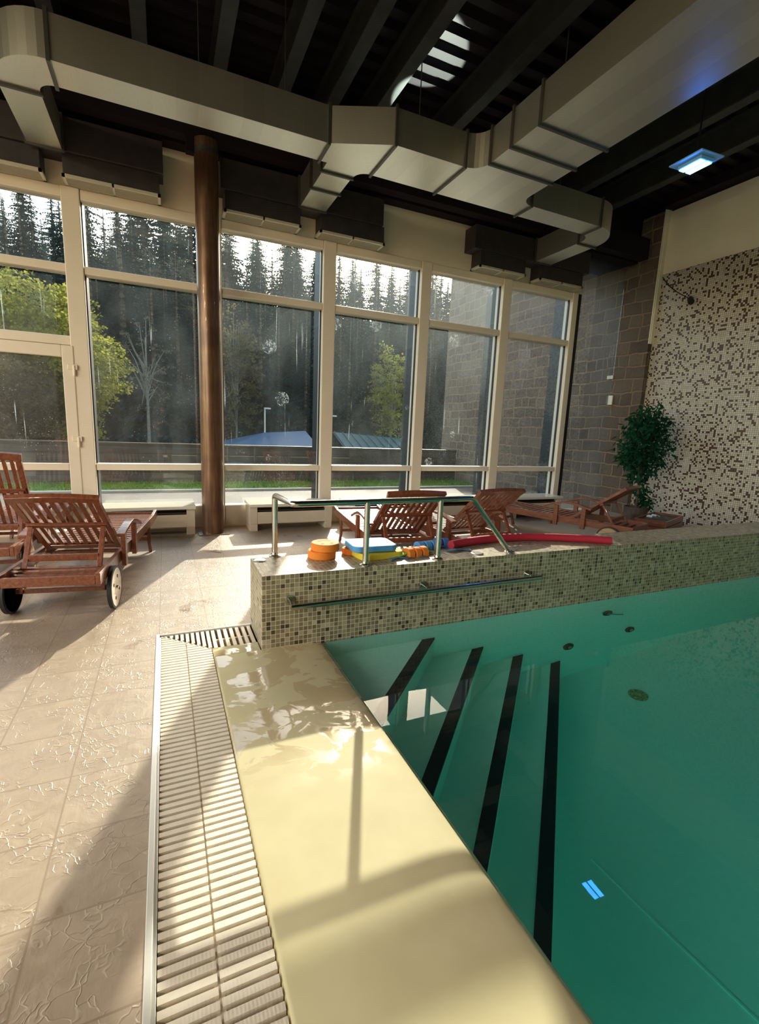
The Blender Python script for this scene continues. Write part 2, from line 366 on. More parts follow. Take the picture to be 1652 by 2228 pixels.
# walls
b = MB(); b.box(-8.2, 7.02, 6.93, 7.18, 4.02, CEIL+.3); struct(b.build('wall_front', M['plaster_w']))
b = MB(); b.box(8.27, 8.6, -8, 6.32, -.02, 4.40); wr = struct(b.build('wall_right', M['mos_wall']))
b = MB(); b.box(8.27, 8.6, -8, 6.32, 4.40, 5.43); struct(b.build('wall_right_upper', M['plaster']))
b = MB(); b.box(8.27, 8.9, -8.2, 7.2, 5.46, CEIL+.3); struct(b.build('trim_12', M['black']))
b = MB(); b.box(8.262, 8.272, -8, 6.32, 4.393, 4.408); struct(b.build('trim_1', M['plaster']))
b = MB(); b.box(8.17, 8.9, 6.32, 8.6, -.1, 5.44); b.box(8.17, 8.9, 8.6, 13.3, -.1, 7.6)
sw = struct(b.build('wall_stone', M['stone']))
b = MB(); b.box(8.165, 8.19, 6.305, 6.325, 3.2, 5.46); b.box(8.19, 8.29, 6.29, 6.318, 3.2, 5.46); struct(b.build('trim_2', M['plaster']))
# far walls behind the photographer: the left one's long openings are added to let in daylight
b = MB(); b.box(-8.2, -8, -8, 6.95, 0, .3); b.box(-8.2, -8, -8, 6.95, 5.2, CEIL)
for y in (-8, -3.2, 1.6, 6.6): b.box(-8.2, -8, y, y+.2, .3, 5.2)
struct(b.build('wall_left', M['tile_w']))
b = MB(); b.box(-8.2, 8.6, -8.2, -8, 0, CEIL)
struct(b.build('wall_back', M['tile_w']))
# corrugated ceiling deck (ridges run along x)
vs_, fs_ = [], []
y = -8.2; prof = []
while y < 7.2:
    prof += [(y, CEIL), (y+.11, CEIL), (y+.135, CEIL+.07), (y+.225, CEIL+.07)]; y += .25
for yy, zz in prof: vs_ += [(-8.2, yy, zz), (8.6, yy, zz)]
for i in range(len(prof)-1): fs_.append((2*i, 2*i+1, 2*i+3, 2*i+2))
b = MB(); b.add(vs_, fs_); b.box(-8.2, 8.6, -8.2, 7.2, CEIL+.12, CEIL+.3); struct(b.build('ceiling', M['deck']))
# black girder over the plenum boxes and black edge beams
b = MB(); b.box(-8, 8.15, 6.74, 6.925, 4.68, CEIL); struct(b.build('trim_3', M['black']))
b = MB(); b.box(8.05, 8.26, -8, 6.3, 5.45, CEIL); struct(b.build('trim_4', M['black']))
b = MB(); b.box(-8, 8.05, 6.46, 6.62, 4.66, 5.0); struct(b.build('beam_girder', M['black'])).name = 'trim_5'
b = MB(); b.box(7.0, 8.2, 6.95, 8.5, 4.70, 5.0); struct(b.build('trim_6', M['black']))  # soffit added over the alcove to darken the stone
# steel roof beams along y
bms = [-5.4, -4.4, -3.4, -2.5, -1.7, -.9, -.10, .68, 1.38, 1.95, 2.50, 3.49, 4.35, 5.2, 6.05, 6.9]
bd = ['above the column', 'first']
for i, x in enumerate(bms):
    b = MB(); b.box(x-.07, x+.07, -8, 6.72, 5.22, 5.24); b.box(x-.012, x+.012, -8, 6.72, 5.24, CEIL-.02); b.box(x-.07, x+.07, -8, 6.72, CEIL-.02, CEIL-.001)
    tag(b.build('roof_beam', M['beam']), 'dark steel roof beam under the corrugated ceiling deck, parallel to its neighbours', 'beam', 'steel roof beams')

# ------------------------------------------------------------------ windows
ZT, ZB = 3.905, .40
mull = [(-8.0, -7.85), (-5.80, -5.60), (-4.20, -4.02), (-2.60, -2.42), (-.99, -.805), (.56, .745), (2.126, 2.311), (3.70, 3.877), (5.264, 5.439), (6.82, 6.94)]
fr = MB()
for a, c in mull: fr.box(a, c, 6.90, 7.10, .0, 4.02)
frame = struct(fr.build('trim_7', M['frame'], bevel=.008)); 
fo = MB()
for a, c in mull: fo.box(a+.005, c-.005, 7.10, 7.36, 0, 4.02)
fo.box(6.945, 7.04, 6.93, 7.37, 0, 4.02)
struct(fo.build('trim_8', M['frame_dark']))
def window(n, x0, x1, zs, bottom=.30):
    """zs: list of (z0, z1) glass lights"""
    w_ = bpy.data.objects.new('window_%d' % n, None); col.objects.link(w_); struct(w_)
    b = MB(); e = .004
    prev = .0
    for z0, z1 in zs + [(4.02, 9)]:
        b.box(x0+e, x1-e, 6.915, 7.085, prev+.001, z0); prev = z1
    b.build('frame', M['frame'], w_, bevel=.01)
    for z0, z1 in zs:
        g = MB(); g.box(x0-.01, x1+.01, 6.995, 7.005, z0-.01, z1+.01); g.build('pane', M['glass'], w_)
    g = MB()
    for z0, z1 in zs:
        for q in ((x0, x0+.012), (x1-.012, x1)): g.box(q[0], q[1], 6.98, 7.02, z0, z1)
    g.build('gasket', M['frame_dark'], w_)
    return w_
L3z = [(.30, .79), (.873, 3.105), (3.195, ZT)]
LL = [(.30, .79), (.873, 3.105), (3.195, ZT)]
window(2, -.805, .56, LL); window(8, -4.02, -2.60, LL); window(9, -5.60, -4.20, LL); window(10, -7.85, -5.80, LL); window(3, .745, 2.126, LL); window(4, 2.311, 3.70, LL); window(5, 3.877, 5.264, LL); window(6, 5.439, 6.82, LL)
# window_1: lights over the door
w1 = bpy.data.objects.new('window_1', None); col.objects.link(w1); struct(w1)
b = MB()
for z0, z1 in ((2.283, 2.39), (3.105, 3.195), (ZT, 4.02)): b.box(-2.42, -.99, 6.915, 7.085, z0, z1)
b.build('frame', M['frame'], w1, bevel=.01)
for z0, z1 in ((2.39, 3.105), (3.195, ZT)):
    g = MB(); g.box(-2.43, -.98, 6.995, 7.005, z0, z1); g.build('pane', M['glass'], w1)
# door leaf
d1 = bpy.data.objects.new('door_1', None); col.objects.link(d1); struct(d1)
b = MB()
b.box(-2.41, -2.27, 6.89, 6.97, .05, 2.277); b.box(-1.085, -.963, 6.89, 6.97, .05, 2.277)
for z0, z1 in ((.05, .30), (.79, .875), (2.14, 2.277)): b.box(-2.27, -1.085, 6.891, 6.969, z0, z1)
b.build('frame', M['frame'], d1, bevel=.008)
for z0, z1 in ((.30, .79), (.875, 2.14)):
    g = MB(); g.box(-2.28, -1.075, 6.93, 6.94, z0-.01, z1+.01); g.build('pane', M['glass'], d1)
for z in (1.93, 1.08, .25):
    b = MB(); b.tube([(-.965, 6.878, z), (-.965, 6.878, z+.12)], .014, 10); b.box(-1.03, -.93, 6.875, 6.89, z+.07, z+.13); b.build('hinge', M['frame'], d1, bevel=.004)
# frameless light beside the stone wall
w7 = bpy.data.objects.new('window_7', None); col.objects.link(w7); struct(w7)
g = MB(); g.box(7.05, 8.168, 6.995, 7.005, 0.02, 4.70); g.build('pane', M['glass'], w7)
b = MB(); b.box(-2.6, 8.16, 6.90, 7.12, -.1, .015); struct(b.build('trim_9', M['frame']))

# ------------------------------------------------------------------ column
cl = thing('column', 'round brown metal column standing in front of the windows beside the left radiator cover', 'column', (.55, 6.52, 0))
b = MB(); b.lathe([(.135, .012), (.135, 4.66)], seg=40); smooth_by_angle(b.build('shaft', M['column'], cl))
b = MB(); b.lathe([(.139, 4.50), (.139, 4.56)], seg=40); b.build('collar', M['flange'], cl)
b = MB(); b.box(-.19, .19, -.17, .17, 0, .012); b.build('base_plate', M['steel_plate'], cl)
b = MB(); b.box(-.22, -.13, -.05, .05, 4.50, 4.66); b.build('bracket', M['black'], cl)

# ------------------------------------------------------------------ ducts
Z0, Z1 = 4.25, 4.585
dt = thing('ventilation_duct', 'large grey sheet metal air duct running along the windows and out over the pool', 'duct', (0, 0, Z0))
def dsec(poly, name='duct_section'):
    b = MB(); b.prism([(x, y) for x, y in poly], 0, Z1-Z0); return b.build(name, M['duct'], dt)
def rect(x0, x1, y0, y1): return [(x0, y0), (x1, y0), (x1, y1), (x0, y1)]
dsec(rect(-.75, 1.60, 5.10, 5.45))
dsec([(-.75, 5.10), (-.75, 5.45)] + arc(-.75, 5.60, .15, .15, 90+180, 180, 6)[0:] + arc(-.75, 5.60, .46, .50, 180, 270, 10), 'duct_elbow') if False else None
el = [(-.75, 5.10), (-.75, 5.45)] + [(-.75-.15*math.sin(a), 5.60-.15*math.cos(a)) for a in [R(q) for q in range(15, 91, 15)]] + [(-.75-.46*math.sin(a), 5.60-.50*math.cos(a)) for a in [R(q) for q in range(90, 0, -9)]]
dsec(el[::-1], 'duct_elbow')
dsec(rect(-1.21, -.90, 5.60, 6.63))
tr = [(1.60, 5.10), (2.20, 4.81), (2.20, 5.45)] + [(2.05+.15*(1-math.sin(a)), 5.60-.15*math.cos(a)) for a in [R(q) for q in range(15, 91, 15)]] + [(1.69, 5.60), (1.69, 5.45), (1.60, 5.45)]
dsec(tr, 'duct_transition')
dsec(rect(1.70, 2.04, 5.60, 6.63))
dsec(rect(2.20, 3.03, 4.81, 5.455))
te = [(3.03, 4.81)] + [(3.03+.19*math.sin(R(q)), 4.62+.19*math.cos(R(q))) for q in range(15, 91, 15)] + [(4.06, 4.62), (4.06, 4.97)] + [(4.24-.18*math.cos(R(q)), 4.97+.18*math.sin(R(q))) for q in range(15, 91, 15)] + [(4.24, 5.455), (3.03, 5.455)]
dsec(te, 'duct_tee')
dsec(rect(3.22, 4.06, 4.28, 4.62)); dsec(rect(3.22, 4.06, 3.88, 4.28)); dsec(rect(3.22, 4.06, -7.5, 3.88), 'duct_trunk')
dsec(rect(4.24, 5.42, 5.15, 5.455))
ce = [(5.42, 5.15)] + [(5.42+.52*math.sin(R(q)), 5.68-.53*math.cos(R(q))) for q in range(10, 91, 10)] + [(5.62, 5.68)] + [(5.42+.20*math.sin(R(q)), 5.68-.225*math.cos(R(q))) for q in range(75, -1, -15)]
dsec(ce, 'duct_elbow')
dsec(rect(5.62, 5.94, 5.68, 6.63))
def flange(x0, x1, y0, y1):
    b = MB(); b.box(x0, x1, y0, y1, -.022, Z1-Z0+.022); b.build('flange', M['flange'], dt)
for x in (-.75, 1.60): flange(x-.014, x+.014, 5.08, 5.47)
for x, y0, y1 in ((2.20, 4.79, 5.475), (3.03, 4.79, 5.475), (4.24, 5.13, 5.475), (5.42, 5.13, 5.475)): flange(x-.012, x+.012, y0, y1)
for x0, x1, y in ((-1.23, -.88, 5.62), (-1.23, -.88, 6.60), (1.67, 2.06, 5.62), (1.67, 2.06, 6.05), (1.67, 2.06, 6.60), (3.20, 4.08, 4.62), (3.20, 4.08, 4.28), (3.20, 4.08, 3.88), (5.60, 5.96, 5.70), (5.60, 5.96, 6.60)): flange(x0, x1, y-.014, y+.014)
for x, y in ((.4, 5.3), (1.2, 5.3), (2.6, 5.1), (3.64, 4.1), (3.64, 2.0), (4.8, 5.3)):
    b = MB(); b.tube([(x, y, Z1-Z0), (x, y, CEIL-Z0)], .006, 6); b.build('hanger_rod', M['flange'], dt)
# plenum boxes with slot outlets
def plenum(x0, x1, outs, label):
    p = thing('air_plenum', label, 'air outlet box', ((x0+x1)/2, 6.78, 4.26), 0, None)
    o = Vector(p.location)
    b = MB(Matrix.Translation(-o)); b.box(x0, x1, 6.632, 6.925, 4.262, 4.60); b.build('plenum_box', M['plenum'], p, bevel=.004)
    for a, c in outs:
        b = MB(Matrix.Translation(-o)); b.box(a+.012, c-.012, 6.67, 6.925, 4.05, 4.261); ob = b.build('outlet_box', M['plenum'], p, bevel=.004)
        g = MB(Matrix.Translation(-o)); y0, y1 = 6.658, 6.926; z0, z1 = 4.022, 4.050
        g.box(a, c, y0, y0+.028, z0, z1); g.box(a, c, y1-.028, y1, z0, z1); g.box(a, a+.03, y0, y1, z0, z1); g.box(c-.03, c, y0, y1, z0, z1)
        g.box((a+c)/2-.01, (a+c)/2+.01, y0, y1, z0, z1)
        k = y0+.045
        while k < y1-.04:
            g.box(a+.03, c-.03, k, k+.009, z0+.004, z1); k += .026
        g.build('grille', M['grille'], ob)
plenum(-2.9, .085, [(-2.1, -1.11), (-.93, .05)], 'dark sheet metal air box over the window, left of the round column')
plenum(.72, 2.90, [(.76, 1.735), (1.99, 2.945)], 'dark sheet metal air box over the windows, just right of the round column')
plenum(4.45, 6.85, [(4.585, 5.50), (5.80, 6.77)], 'dark sheet metal air box over the windows nearest the stone wall')

# ------------------------------------------------------------------ LED floodlight
ld = thing('flood_light', 'blue glowing LED floodlight hanging from the dark ceiling near the mosaic wall', 'lamp', (4.62, 3.33, 4.03), R(-4))
b = MB(); b.box(-.145, .145, -.165, .165, 0, .012); b.build('mounting_plate', M['ledplate'], ld, bevel=.003)
b = MB(); b.box(-.085, .085, -.12, .12, -.035, 0); b.build('housing', M['ledplate'], ld, bevel=.01)
for sx in (-1, 1):
    b = MB()
    for k in range(3): b.box(sx*.043-.030+k*.022, sx*.043-.016+k*.022, -.105, .105, -.044, -.036)
    b.build('led_strip', M['led'], ld)
b = MB(); b.tube([(0, 0, .01), (0, 0, 1.19)], .008, 8); b.box(-.05, .05, -.01, .01, .012, .05); b.build('hanger_rod', M['black'], ld)

for i, (x, y) in enumerate(((-6.9, -6.5), (-6.9, -3.7), (-6.9, -.9), (-6.9, 1.9))):  # unseen fill lamps added to brighten the hall
    t = thing('hall_fill_lamp', 'added unseen fill lamp over the far left side of the pool hall', 'lamp', (x, y, 5.10), 0, 'added fill lamps on the far left side of the hall')
    b = MB(); b.box(-.6, .6, -.16, .16, .01, .09); b.build('housing', M['white'], t, bevel=.01)
    for q in (-.5, .5):
        b = MB(); b.tube([(q, 0, .09), (q, 0, .5)], .006, 6); b.build('hanger_rod', M['black'], t)
    al = bpy.data.lights.new('hall_fill_light', 'AREA'); al.shape = 'RECTANGLE'; al.size = 1.15; al.size_y = .3; al.energy = FILL_POWER; al.color = (1, .80, .58)
    lo = bpy.data.objects.new('hall_fill_light', al); col.objects.link(lo); lo.parent = t; lo.location = (0, 0, 0)
# ------------------------------------------------------------------ pool
WZ = -.012
PW = 2.927; PX = .95; BZ = -1.56
b = MB()
b.box(PX-.4, PX, -7.9, PW, BZ-.1, -.30)                       # left side wall (below the coping)
b.box(PX-.4, 8.27, PW+.001, PW+.40, BZ-.1, -.30)                     # far side wall
b.box(PX-.4, 8.6, -7.9, PW+.4, BZ-.25, BZ)                       # floor
b.box(8.27, 8.6, -7.9, PW+.4, BZ-.1, -.02)
b.box(PX-.4, 8.6, -8.0, -7.7, BZ-.1, -.02)
pool = struct(b.build('floor_pool', M['basin'])); pool.cycles.is_caustics_receiver = True
b = MB(); b.box(.97, 8.27, PW+.0005, PW+.03, -.32, -.021); wpf = struct(b.build('wall_pool_far', M['basin'])); wpf.cycles.is_caustics_receiver = True
b = MB(); b.box(PX-.01, 8.275, -7.85, PW+.004, BZ-.05, WZ)
wob = b.build('pool_water', M['water']); wob.cycles.is_caustics_caster = True
tag(wob, 'clear green water filling the pool below the tiled wall', 'water', kind='stuff')
# diagonal corner steps
st = thing('pool_steps', 'diagonal underwater steps with black nosings in the pool corner beside the coping', 'steps', (PX, PW, BZ))
steps = [(1.84, -.25), (2.31, -.60), (2.74, -.92), (3.18, -1.24)]
for i, (xa, z) in enumerate(steps):
    q = xa-PX
    zb = (steps[i+1][1] if i < 3 else BZ)-.001
    b = MB(Matrix.Translation((-PX, -PW, -BZ))); 
    b.prism([(PX, PW), (PX, PW-q), (xa, PW)][::1], zb-.02 if i < 3 else BZ, z); s_ = b.build('step', M['basin'], st); s_.cycles.is_caustics_receiver = True
    # nosing strip: tread edge band and riser lip
    wd = .075
    b = MB(Matrix.Translation((-PX, -PW, -BZ)))
    b.prism([(PX+.002, PW-q+wd*1.41), (PX+.002, PW-q-.006), (xa+.006, PW-.002), (xa-wd*1.41, PW-.002)], z-.03, z+.004)
    b.build('nosing', M['nosing'], s_)
for y, lb in ((-1.0, 'added unseen fill lamp in the side wall below the coping, nearer the steps'), (-3.4, 'added unseen fill lamp in the side wall below the coping, farther from the steps')):  # hidden fill lamps added to brighten the water
    t = thing('pool_fill_lamp', lb, 'added fill lamp', (PX, y, -.75))
    b = MB(); b.M = Matrix.Rotation(R(90), 4, 'Y'); b.lathe([(.14, 0), (.15, .012), (.12, .018), (.115, .006)], seg=24); b.build('rim', M['steel_plate'], t)
    al = bpy.data.lights.new('pool_fill_light', 'AREA'); al.shape = 'DISK'; al.size = .22; al.energy = POOL_FILL; al.color = (.30, 1, .80)
    lo = bpy.data.objects.new('pool_fill_light', al); col.objects.link(lo); lo.parent = t; lo.location = (.03, 0, 0); lo.rotation_euler = (0, R(-90), 0)
# liner seam on the pool floor
b = MB(); b.bar((2.17, 1.60, BZ+.002), (2.40, -.9, BZ+.002), .012, .006); struct(b.build('trim_10', M['basin']))
# fittings on the far pool wall
def jet(x, z, label, lever=False):
    j = thing('pool_jet', label, 'pool jet', (x, PW, z))
    b = MB(); b.M = Matrix.Rotation(R(90), 4, 'X'); b.lathe([(.055, 0), (.062, .012), (.050, .022), (.038, .020), (.036, .006)], seg=24); b.build('rim', M['dark_metal'], j)
    b = MB(); b.M = Matrix.Rotation(R(90), 4, 'X'); b.lathe([(.028, .0), (.024, .028)], seg=16); b.build('nozzle', M['steel_plate'], j)
    if lever:
        b = MB(); b.tube([(0, -.02, 0), (.05, -.05, -.005), (.13, -.07, -.015)], [.014, .011, .011], 10); b.build('lever', M['steel_plate'], j)
jet(3.707, -.414, 'round dark wall jet with a lever, highest of the underwater fittings', True)
jet(4.042, -.969, 'plain round underwater wall jet right of the one with the lever')
jet(3.258, -.991, 'plain round underwater wall jet closest to the lowest step')
dr = thing('floor_drain', 'rusty ring shaped drain on the pool floor', 'drain', (3.63, 2.46, BZ+.001))
b = MB(); b.lathe([(.078, 0), (.078, .006), (.052, .007), (.052, .001)], seg=24); b.build('ring', simple('rust', (.34,.36,.16), .9, 0, 60, .6), dr)
# coping
cp = thing('pool_coping', 'smooth cream yellow coping slab between the overflow grating and the water', 'coping', (0, 0, 0))
b = MB()
pr = [(.236, -.30), (.236, -.012), (.240, -.004), (.250, .0), (.74, .0), (.82, -.0015), (.88, -.005), (.925, -.010), (.945, -.018), (.955, -.035), (.958, -.30)]
n = len(pr); vs_ = [(x, -7.7, z) for x, z in pr]+[(x, PW-.001, z) for x, z in pr]
b.add(vs_, [tuple(range(n)), tuple(range(n, 2*n))[::-1]]+[(i, n+i, n+(i+1) % n, (i+1) % n) for i in range(n)])
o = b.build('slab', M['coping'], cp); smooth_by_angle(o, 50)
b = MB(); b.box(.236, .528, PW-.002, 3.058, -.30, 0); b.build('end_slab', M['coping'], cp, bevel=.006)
# overflow grating and channel
b = MB(); b.box(-.098, .236, -7.7, 3.362, -.2, -.065); b.box(.236, .53, 3.058, 3.362, -.2, -.065); struct(b.build('floor_channel', M['grating_dark']))
gt = thing('overflow_grating', 'long ribbed cream overflow grating between stone tiles and coping', 'grating', (0, 0, -.03))
b = MB(); y = -1.6; GX0, GX1 = -.066, .232; gm = .083
k = 0
bf = MB()
while y < 3.345:
    x1 = GX1 if y < 3.05 else GX1-(y-3.05)/(3.36-3.05)*(GX1-GX0)
    if x1-GX0 > .03:
        if x1 > gm+.02:
            b.box(GX0, gm-.003, y, y+.0205, 0, .026); b.box(gm+.003, x1, y+.003, y+.0235, 0, .026)
        else: b.box(GX0, x1, y, y+.021, 0, .026)
    y += .0335
b.build('ribs', M['grating'], gt)
x = GX0+.02
b = MB()
while x < .235:
    y0 = 3.36-(x-GX0)/(GX1-GX0)*.305+.008
    if 3.352-y0 > .03:
        b.box(x, x+.020, y0, 3.352, 0, .026)
    x += .033
while x < .515: b.box(x, x+.022, 3.064, 3.352, 0, .026); x += .041
b.build('corner_ribs', M['grating'], gt)
b = MB(); b.box(gm-.012, gm+.012, -1.6, 3.2, -.004, .012); b.box(-.05, -.035, -1.6, 3.3, -.01, .008); b.box(.19, .205, -1.6, 3.05, -.01, .008)
b.box(.26, .52, 3.20, 3.215, -.008, .014)
b.build('connector_rod', M['grating'], gt)
b = MB(); b.bar((GX0, 3.352, .008), (GX1, 3.052, .008), .006, .036); b.build('mitre_bar', M['grating'], gt)
es = thing('edge_strip', 'thin bright metal strip bordering the tiles along the grating', 'edge strip', (0, 0, 0))
b = MB(); b.box(-.098, -.078, -7.7, 3.370, -.1, .006); b.box(-.082, -.068, -7.7, 3.356, -.1, -.006); b.build('long_strip', M['strip'], es, bevel=.002)
b = MB(); b.box(-.078, .53, 3.356, 3.366, -.1, .004); b.build('short_strip', M['strip'], es, bevel=.002)

# low tiled wall
LW = .496
lw = thing('low_wall', 'low mosaic tiled wall between the pool and the loungers', 'low wall', (0, 0, 0))
b = MB(); b.box(.533, 8.268, PW, 3.378, -.02, LW); b.build('wall_body', M['mos_low'], lw, bevel=.004)
for x, y, r in ((.585, 3.30, .045), (2.26, 3.03, .05)):
    b = MB(); b.lathe([(r, LW), (r, LW+.006), (r*.8, LW+.009)], (x, y, 0), 24); b.build('cover_cap', M['steel_plate'], lw)

# ------------------------------------------------------------------ handrails
hr = thing('handrail', 'polished steel guard rail standing on the low mosaic wall', 'handrail', (.71, 3.39, LW))
o0 = Vector((.71, 3.39, LW)); T = Matrix.Translation(-o0)
def corner(pts, r=.035, n=5):
    P = [Vector(p) for p in pts]; out = [P[0]]
    for i in range(1, len(P)-1):
        a = (P[i-1]-P[i]).normalized(); c = (P[i+1]-P[i]).normalized()
        for k in range(n+1):
            t_ = k/n; out.append((P[i]+a*r)*(1-t_)**2+P[i]*2*t_*(1-t_)+(P[i]+c*r)*t_**2)
    out.append(P[-1]); return out
b = MB(T); b.tube(corner([(.71, 3.385, LW), (.71, 3.385, .948), (.745, 2.99, .948), (2.15, 2.99, .955), (2.56, 3.0, LW)], .03), .021, 20); smooth_by_angle(b.build('top_rail', M['steel'], hr), 60)
for x in (1.268, 1.86):
    b = MB(T); b.tube([(x, 2.985, LW), (x, 2.985, .948)], .021, 20); smooth_by_angle(b.build('post', M['steel'], hr), 60)
for x, y in ((.71, 3.385), (1.268, 2.985), (1.86, 2.985), (2.56, 3.0)):
    b = MB(T); b.lathe([(.042, LW), (.042, LW+.008), (.026, LW+.016), (.024, LW+.03)], (x, y, 0), 24); b.build('base_flange', M['steel'], hr)
hr2 = thing('grab_rail', 'long horizontal steel grab rail fixed to the face of the mosaic wall', 'grab rail', (.71, PW, .30))
b = MB(Matrix.Translation((-.71, -PW, -.30))); b.tube([(.705, 2.85, .298), (2.78, 2.85, .306)], .019, 20); smooth_by_angle(b.build('rail', M['steel'], hr2), 60)
for x in (.715, 1.72, 2.70):
    b = MB(Matrix.Translation((-.71, -PW, -.30))); b.tube([(x, PW, .32), (x, 2.88, .32), (x, 2.852, .305)], .009, 8); b.M = b.M @ Matrix.Translation((x, PW-.001, .32)) @ Matrix.Rotation(R(90), 4, 'X')
    b.lathe([(.036, 0), (.034, .006)], seg=20); b.build('bracket', M['steel'], hr2)

# ------------------------------------------------------------------ radiator covers
def bench(x0, x1, label):
    y0, y1 = 6.47, 6.885
    o = thing('radiator_cover', label, 'radiator cover', ((x0+x1)/2, 6.68, 0))
    Tm = Matrix.Translation((-(x0+x1)/2, -6.68, 0))
    b = MB(Tm); b.box(x0-.01, x1+.01, y0-.03, y1, .335, .375); b.build('top', M['bench_top'], o, bevel=.004)
    b = MB(Tm); b.box(x0+.10, x1-.10, y0+.004, y0+.024, .10, .262); b.box(x0, x0+.10, y0, y1-.02, .10, .334); b.box(x1-.10, x1, y0, y1-.02, .10, .334); b.build('casing', M['bench'], o, bevel=.003)
    for xx in (x0+.003, x1-.103):
        b = MB(Tm); b.box(xx, xx+.10, y0+.003, y1-.03, 0, .099); b.build('foot', M['bench'], o, bevel=.003)
    b = MB(Tm); b.box(x0+.10, x1-.10, y0+.05, y0+.30, .265, .285)
    for k in range(3): b.tube([(x0+.1, y0+.09+k*.08, .30), (x1-.1, y0+.09+k*.08, .30)], .011, 6)
    b.box(x0+.10, x1-.10, y0+.30, y0+.32, .10, .33)
    b.build('convector', M['slot'], o)
bench(-.74, .325, 'cream radiator cover under the window left of the round column')
bench(1.02, 2.19, 'cream radiator cover just right of the round column, behind the guard rail')
bench(2.45, 3.60, 'cream radiator cover behind the middle lounger by the window')
bench(3.98, 5.15, 'cream radiator cover behind the lounger at the sloping end of the guard rail')
bench(5.50, 6.62, 'cream radiator cover nearest the stone wall')

